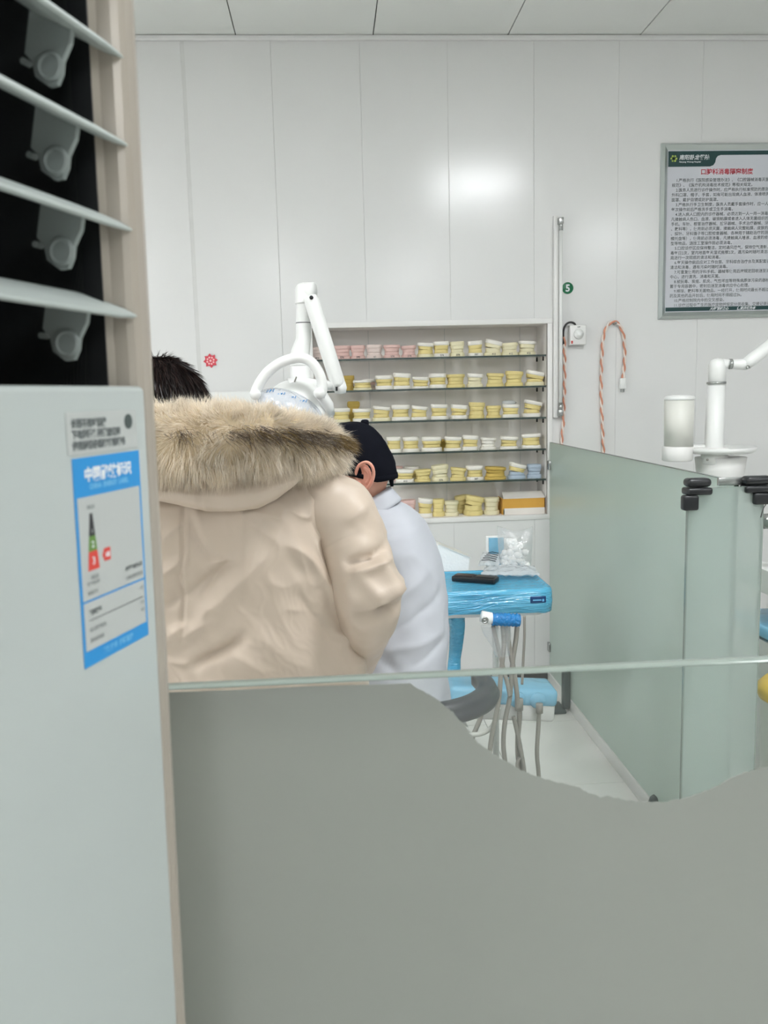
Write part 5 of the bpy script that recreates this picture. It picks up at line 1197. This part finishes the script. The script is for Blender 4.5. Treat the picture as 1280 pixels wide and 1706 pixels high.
# things lying on the tray
tzz = tz-0.004
p = atz(792, 969, tzz)
t = thing('remote_control', (p.x, p.y, tzz), 'black handheld remote lying on the blue wrapped tray', 'remote')
rx = Matrix.Translation((p.x, p.y, tzz)) @ Matrix.Rotation(math.radians(-28), 4, 'Z')
b = MB(); b.box((-0.078, -0.026, 0.0004), (0.078, 0.026, 0.020), xf=rx, bev=0.005); b.build('body', M['black'], t)
b = MB(); b.box((-0.070, -0.019, 0.0195), (-0.006, 0.019, 0.022), xf=rx, bev=0.003); b.build('cover', mat('remote_brown', (62, 50, 46), 0.4), t)
b = MB(); b.box((0.006, -0.018, 0.0195), (0.072, 0.018, 0.0225), xf=rx, bev=0.003); b.box((-0.004, -0.010, 0.0195), (0.004, 0.010, 0.024), xf=rx, bev=0.002); b.build('keypad', M['vinyld'], t)
def pouch(w, h, th, seed, n=26, m_=20):
    """a crinkled flat bag, front and back sheets joined around the edge; local x across, z up, y thickness"""
    F_, B_ = [], []
    for j in range(m_+1):
        f, bb = [], []
        for i in range(n+1):
            u, v = i/n, j/m_; e = (max(0, 1-(2*u-1)**2)**0.5)*(max(0, 1-(2*v-1)**2)**0.5)
            x = (u-0.5)*w*(1-0.06*math.sin(v*3+seed)); z = v*h+0.010*math.sin(u*5+seed)*v
            ww = 0.006*fbm((x*1.3, seed, z), 32, 3)
            f.append(Vector((x, -th*e+ww-0.0006, z))); bb.append(Vector((x, th*e+ww+0.0006, z)))
        F_.append(f); B_.append(bb)
    mb = MB(); mb.loft(F_, closed=False); mb.loft(B_, closed=False); return mb
p = atz(859, 952, tzz)
pb_ = pouch(0.118, 0.155, 0.024, 2.0); xf = Matrix.Translation((p.x, p.y, tzz+0.001)) @ Matrix.Rotation(math.radians(-8), 4, 'Z') @ Matrix.Rotation(math.radians(-6), 4, 'X')
b = MB(); b.add([xf @ v for v in pb_.v], pb_.f, 0, True); tag(b.build('plastic_bag', M['bag'], origin=(p.x, p.y, tzz)), 'upright clear plastic bag filled with cotton at the tray\'s back', 'bag')
b = MB()
for k in range(58):
    u = rng.uniform(-0.040, 0.042); v = rng.uniform(0.012, 0.112)
    if v > 0.07 and abs(u) > 0.025: continue
    c = xf @ Vector((u, rng.uniform(-0.006, 0.006), v)); r = rng.uniform(0.010, 0.016)
    rg = []
    for i in range(1, 8):
        ph = math.pi*i/8; rg.append([c+Vector((math.sin(ph)*math.cos(a), math.sin(ph)*math.sin(a)*0.8, math.cos(ph)))*r*(1+0.3*fbm((c.x+math.cos(a)*0.03, c.z+ph*0.02, a), 30, 2)) for a in np.linspace(0, 2*math.pi, 10, endpoint=False)])
    b.loft(rg)
o = b.build('cotton_balls', M['cotton'], origin=(p.x, p.y, tzz)); tag(o, 'heap of white cotton balls inside the upright clear bag', 'cotton', kind='stuff')
p = atz(846, 962, tzz); pb_ = pouch(0.19, 0.10, 0.010, 5.0)
xf = Matrix.Translation((p.x, p.y-0.05, tzz+0.013)) @ Matrix.Rotation(math.radians(-12), 4, 'Z') @ Matrix.Rotation(math.radians(-90), 4, 'X') @ Matrix.Scale(-1, 4, (0, 1, 0))
xf = Matrix.Translation((p.x, p.y-0.045, tzz+0.018)) @ Matrix.Rotation(math.radians(-10), 4, 'Z') @ Matrix.Rotation(math.radians(-84), 4, 'X')
b = MB(); b.add([xf @ v for v in pb_.v], pb_.f, 0, True); tag(b.build('plastic_film', M['bagw'], origin=(p.x, p.y, tzz)), 'cloudy crumpled plastic bag lying flat on the blue tray', 'bag')
p = atz(812, 950, tzz)
t = thing('printed_packet', (p.x, p.y, tzz), 'clear packet with grey printing beside the black remote', 'packet')
pb_ = pouch(0.085, 0.075, 0.009, 8.0); xf = Matrix.Translation((p.x, p.y-0.02, tzz+0.020)) @ Matrix.Rotation(math.radians(-30), 4, 'Z') @ Matrix.Rotation(math.radians(-60), 4, 'X')
b = MB(); b.add([xf @ v for v in pb_.v], pb_.f, 0, True); b.build('wrapper', M['bagw'], t)
b = MB()
for k in range(5):
    z = 0.015+0.011*k; b.tube([xf @ Vector((-0.028+0.003*k, -0.0125-0.002*math.sin(k), z)), xf @ Vector((0.0, -0.0145, z+0.003)), xf @ Vector((0.026, -0.012, z))], 0.0014, 5)
b.build('print', M['inkd'], t)
p = at(820, 916, UY+0.40)
t = thing('instrument_stand', (p.x, UY+0.40, 0), 'blue panel with a white margin standing on a post behind the cotton bag', 'panel')
b = MB(); b.box((p.x-0.022, UY+0.40, at(820, 945, UY+0.40).z), (p.x+0.045, UY+0.412, at(820, 893, UY+0.40).z), bev=0.002); b.build('back_plate', M['white'], t)
b = MB(); b.box((p.x-0.012, UY+0.397, at(820, 942, UY+0.40).z), (p.x+0.044, UY+0.4, at(820, 896, UY+0.40).z)); b.build('blue_face', M['wrapp'], t)
b = MB(); b.tube([(p.x+0.01, UY+0.405, 0.0), (p.x+0.01, UY+0.405, at(820, 944, UY+0.40).z)], 0.012, 10); b.build('post', M['white'], t)
p = atz(752, 950, tzz)
t = thing('paper_box', (p.x, p.y, tzz), 'white tilted paper tissue box at the back of the tray beside the white coat', 'box')
q = [at(715, 905, p.y), at(730, 908, p.y), at(782, 929, p.y), at(780, 944, p.y), at(715, 944, p.y)]
b = MB(); b.prism([(v.x, tzz+0.0005 if k < 2 else v.z) for k, v in enumerate(q[::-1])], p.y-0.01, p.y+0.07, 1); b.build('carton', M['cotton'], t)
b = MB(); a0, a1 = q[1], q[2]; b.box((0, -0.012, 0.0005), ((a1-a0).length+0.004, 0.074, 0.004), xf=frame((a0.x, p.y, a0.z), (a1-a0).normalized(), (0, 1, 0), Vector((-(a1-a0).z, 0, (a1-a0).x)).normalized())); b.build('lid', M['white'], t)

# ------------------------------------------------------------------ operating lamp on its jointed arm
LY = 2.60
p = at(503, 600, LY)
O = thing('operating_lamp', (p.x, LY, 0), 'white dental operating lamp with looped handle on a jointed arm above the fur hood', 'dental lamp')
b = MB(); pole = [at(507, 502, LY), at(506, 540, LY), at(506, 562, LY), at(503, 578, LY), at(500, 592, LY), at(500, 610, LY)]
b.tube(bez(pole, 30), [interp([(0, 0.0225), (0.45, 0.0225), (0.62, 0.026), (0.8, 0.029), (1, 0.030)], k/30) for k in range(31)], 24); q_ = pole[-1]
b.tube([q_, Vector((q_.x, q_.y, 0.36))], 0.030, 20); b.build('post', M['white'], O)
b = MB(); b.box((q_.x-0.16, LY-0.13, 0.0), (q_.x+0.12, LY+0.15, 0.37), bev=0.03); b.build('base', M['white'], O)
b = MB(); j = at(506, 538, LY); b.tube([j+Vector((0, 0, -0.0012)), j+Vector((0, 0, 0.0012))], 0.0232, 24); b.build('joint_ring', M['vinyl'], O)
b = MB(); c = at(507, 492, LY); e_ = []
for k in range(9):
    t_ = k/8*math.pi/2; e_.append((0.0265*math.cos(t_*0.98)+0.0, 0.016+0.021*math.sin(t_)))
b.lathe([(0.0275, -0.024), (0.0275, -0.020), (0.0265, -0.016)]+e_, c, 28); b.tube([c+Vector((0, 0, 0.012)), c+Vector((0.030, -0.012, 0.012))], [0.025, 0.024], 20); b.build('elbow_cap', M['white'], O)
a0, a1 = at(517, 493, LY-0.03), at(565, 645, LY-0.03)
b = MB(); b.tube([a0, a0+(a1-a0)*0.06, a1-(a1-a0)*0.05, a1], [0.018, 0.0225, 0.0225, 0.019], 24); b.build('arm', M['white'], O)
b = MB(); s_ = at(519, 496, LY-0.05); b.tube([s_, s_+Vector((0, -0.006, 0))], 0.006, 8); s2 = at(561, 648, LY-0.053); b.box(s2+Vector((-0.003, -0.004, -0.006)), s2+Vector((0.003, 0.004, 0.006))); b.build('screw', M['black'], O)
b = MB(); k0_ = at(570, 646, LY-0.03); b.tube([at(552, 640, LY-0.03), k0_], [0.017, 0.017], 16); b.lathe([(0.002, 0.020), (0.016, 0.018), (0.020, 0.0), (0.016, -0.016), (0.002, -0.018)], at(567, 646, LY-0.03), 18); b.build('arm_joint', M['white'], O)
b = MB(); b.tube([at(556, 642, LY-0.03), at(536, 642, LY-0.05), at(515, 640, LY-0.08), at(480, 640, LY-0.10)], [0.013, 0.015, 0.017, 0.017], 18); b.build('cross_arm', M['white'], O)
HC = at(488, 686, LY-0.10)
yaw_ = Matrix.Rotation(math.radians(-16), 4, 'Y')
def dome(rx, ry, rzt, rzb, n=40, rows=18, off=(0, 0, 0), lo=0.0, hi=1.0, rot=yaw_):
    rg = []
    for i in range(1, rows):
        ph = math.pi*(lo+(hi-lo)*i/rows); rg.append([HC+Vector(off)+rot.to_3x3() @ Vector((rx*math.sin(ph)*math.cos(a), ry*math.sin(ph)*math.sin(a), (rzt if ph < math.pi/2 else rzb)*math.cos(ph))) for a in np.linspace(0, 2*math.pi, n, endpoint=False)])
    return MB().loft(rg)
rz = Matrix.Rotation(math.radians(22), 4, 'Y')
dome(0.098, 0.080, 0.092, 0.05, off=(0.012, 0.02, 0.0), rot=rz).build('head_shell', M['white'], O)
dome(0.104, 0.085, 0.058, 0.055, off=(-0.012, -0.030, 0.003), rot=rz).build('protective_film', M['lampfilm'], O)
b = MB()
for k in range(11):
    x0 = -0.055+0.010*k; yy = -0.103
    base = HC+Vector((-0.012+x0, -0.030-0.0835*math.sqrt(max(0.05, 1-(x0/0.11)**2))-0.0, 0.010-x0*0.35+0.006*math.sin(k*2.1)))
    b.tube([base+Vector((0, 0.026, 0.028)), base+Vector((0.004, 0.023, 0.034)), base+Vector((0.008, 0.026, 0.027)), base+Vector((0.011, 0.022, 0.035))], 0.0012, 5)
b.build('blue_print', M['lblue'], O)
b = MB(); hp_ = [(424, 662), (428, 648), (440, 627), (458, 610), (478, 600), (500, 596), (517, 602), (529, 616), (536, 634), (537, 650), (533, 660)]
b.tube(bez([at(x, y, LY-0.17) for x, y in hp_], 60), 0.0145, 18); b.build('handle', M['white'], O)
for (x, y) in ((532, 655), (425, 657)):
    b = MB(); b.lathe([(0.002, 0.0), (0.015, 0.002), (0.016, 0.010), (0.016, 0.05), (0.002, 0.05)], at(x, y, LY-0.195), 18, xf=Matrix.Rotation(-math.pi/2, 4, 'X')); b.build('handle_boss', M['white'], O)
b = MB(); p = at(491, 636, LY-0.115); b.tube([p, at(494, 628, LY-0.125)], [0.0022, 0.0022], 6); b.build('film_tab', M['tube'], O)
b = MB(); b.tube([at(534, 655, LY-0.14), at(546, 675, LY-0.12), at(549, 690, LY-0.10)], [0.016, 0.018, 0.016], 14); b.tube([at(546, 688, LY-0.10), at(556, 692, LY-0.10)], 0.008, 10); b.build('yoke', M['white'], O)

# ------------------------------------------------------------------ second dental unit behind the screen
RY = 3.20
p = at(1193, 700, RY)
R_ = thing('dental_unit', (p.x, RY, 0), 'second white dental unit behind the green screen, with column, round tray and cup dispenser', 'dental unit')
top = at(1195, 612, RY); rcol = 0.034
b = MB(); b.tube([Vector((p.x-0.012, RY, 0.35)), at(1190, 742, RY), at(1194, 642, RY)], [rcol+0.002, rcol+0.001, rcol-0.001], 24); b.box((p.x-0.16, RY-0.18, 0), (p.x+0.30, RY+0.2, 0.38), bev=0.04); b.build('column', M['white'], R_)
b = MB(); b.tube(bez([at(1194.5, 640, RY), at(1195, 620, RY), at(1195.5, 610, RY), at(1200, 602, RY), at(1209, 603, RY-0.02)], 24), [0.032]*10+[0.031]*8+[0.029]*7, 24) if False else b.lathe([(0.032, -0.07), (0.032, 0.0), (0.030, 0.014), (0.024, 0.026), (0.012, 0.033), (0.001, 0.035)], at(1195.5, 612, RY), 24); b.build('elbow_cap', M['white'], R_)
b = MB(); b.lathe([(0.030, -0.005), (0.036, -0.004), (0.036, 0.004), (0.030, 0.005)], at(1194, 638, RY), 24); b.build('collar_ring', M['steel'], R_)
b = MB(); b.tube([at(1204, 605, RY), at(1216, 606.5, RY-0.02)], 0.0165, 18); b.tube([at(1218, 606.5, RY-0.02), at(1240, 607, RY-0.03), at(1250, 606, RY-0.03)], [0.0175, 0.021, 0.018], 18); b.build('knuckle', M['white'], R_)
b = MB(); b.tube([at(1216, 606.5, RY-0.02), at(1219, 606.5, RY-0.02)], 0.0195, 18); b.build('knuckle_ring', M['steel'], R_)
b = MB(); b.tube([at(1240, 608, RY-0.03), at(1252, 600, RY-0.03), at(1345, 528, RY-0.03)], [0.021, 0.024, 0.024], 20); b.build('arm', M['white'], R_)
b = MB(); b.tube([at(1246, 612, RY-0.054), at(1246.5, 611.5, RY-0.058)], 0.007, 10); b.build('screw', M['steel'], R_)
b = MB(); c = at(1199, 748, RY+0.02)
b.lathe([(0.004, -0.014), (0.118, -0.014), (0.130, -0.006), (0.134, 0.006), (0.130, 0.009), (0.124, 0.000), (0.004, -0.004)], (c.x+0.002, c.y, c.z), 40); b.box((c.x-0.115, c.y-0.02, c.z-0.005), (c.x-0.03, c.y+0.06, c.z+0.020), bev=0.006); b.build('round_tray', M['white'], R_)
b = MB(); b.lathe([(0.046, -0.030), (0.050, -0.026), (0.050, 0.030), (0.046, 0.034), (rcol, 0.034)], at(1191, 760, RY), 28); cl = b.build('clamp_collar', M['wplastic'], R_)
for (x, y) in ((1179, 751), (1179, 766)):
    b = MB(); b.tube([at(x, y, RY-0.046), at(x, y, RY-0.052)], 0.005, 8); b.build('screw', M['tube'], cl)
b = MB(); c2 = at(1200, 800, RY+0.03); b.lathe([(0.060, -0.10), (0.074, -0.04), (0.090, 0.04), (0.096, 0.09), (0.002, 0.092)], c2, 32); b.build('basin', M['wplastic'], R_)
b = MB(); c3 = at(1131, 712, RY); dr = 0.0545
b.tube([at(1131, 744, RY), at(1132, 665, RY)], [dr-0.001, dr], 32); b.build('dispenser_bottle', M['bglass'], R_)
b = MB(); b.lathe([(dr+0.001, -0.006), (dr+0.002, 0.004), (dr-0.004, 0.010), (0.02, 0.014), (0.001, 0.0145)], at(1132.5, 664, RY), 32); b.build('dispenser_lid', M['white'], R_)
b = MB(); b.lathe([(0.001, -0.029), (dr-0.002, -0.029), (dr+0.002, -0.025), (dr+0.002, 0.025), (dr-0.002, 0.027)], at(1129, 755, RY), 32); b.tube([at(1140, 750, RY), at(1180, 750, RY)], 0.013, 10); b.build('dispenser_base', M['wplastic'], R_)
# chair and bin just showing past the end pane
p = at(1285, 980, 2.75)
K = thing('dental_chair', (p.x+0.22, 2.75, 0), 'white dental chair with pale blue pad at the frame edge past the end pane', 'dental chair')
b = MB(); c = at(1290, 868, 2.75); b.tube([Vector((c.x-0.035, 2.75, c.z)), Vector((c.x+0.55, 2.78, c.z+0.02))], 0.026, 16); b.build('headrest_bar', M['steel'], K)
b = MB(); zc = at(1285, 985, 2.75).z; zc0 = at(1285, 955, 2.75).z
b.prism([(p.x-0.028, zc-0.004), (p.x+0.5, zc-0.05), (p.x+0.5, zc0-0.06), (p.x-0.020, zc0+0.010)], 2.62, 2.95, 1); b.build('backrest', M['white'], K)
b = MB(); z = at(1285, 1052, 2.75).z; b.box((p.x-0.030, 2.66, z-0.022), (p.x+0.5, 2.98, z+0.022), bev=0.012); b.build('blue_pad', M['wrapp'], K)
b = MB(); z2 = at(1285, 1066, 2.75).z; b.prism([(p.x-0.028, z2+0.002), (p.x+0.08, z2-0.22), (p.x+0.34, z2-0.22), (p.x+0.48, z2+0.002)], 2.68, 2.96, 1); b.box((p.x+0.06, 2.66, 0.0), (p.x+0.42, 2.98, z2-0.2), bev=0.02); b.build('pedestal', M['white'], K)
p = at(1284, 1148, 2.45)
t = thing('waste_bin', (p.x+0.10, 2.45, 0), 'yellow lidded waste bin at the frame edge beside the end pane', 'bin')
zt_ = at(1284, 1132, 2.45).z
b = MB(); b.lathe([(0.095, 0.0), (0.105, 0.01), (0.118, zt_-0.06), (0.120, zt_-0.05)], (p.x+0.10, 2.45, 0), 28); b.build('bucket', M['bglass'], t)
b = MB(); b.lathe([(0.124, zt_-0.065), (0.127, zt_-0.055), (0.127, zt_-0.03), (0.110, zt_-0.012), (0.05, zt_), (0.001, zt_+0.002)], (p.x+0.10, 2.45, 0), 28); b.build('lid', M['yellow'], t)
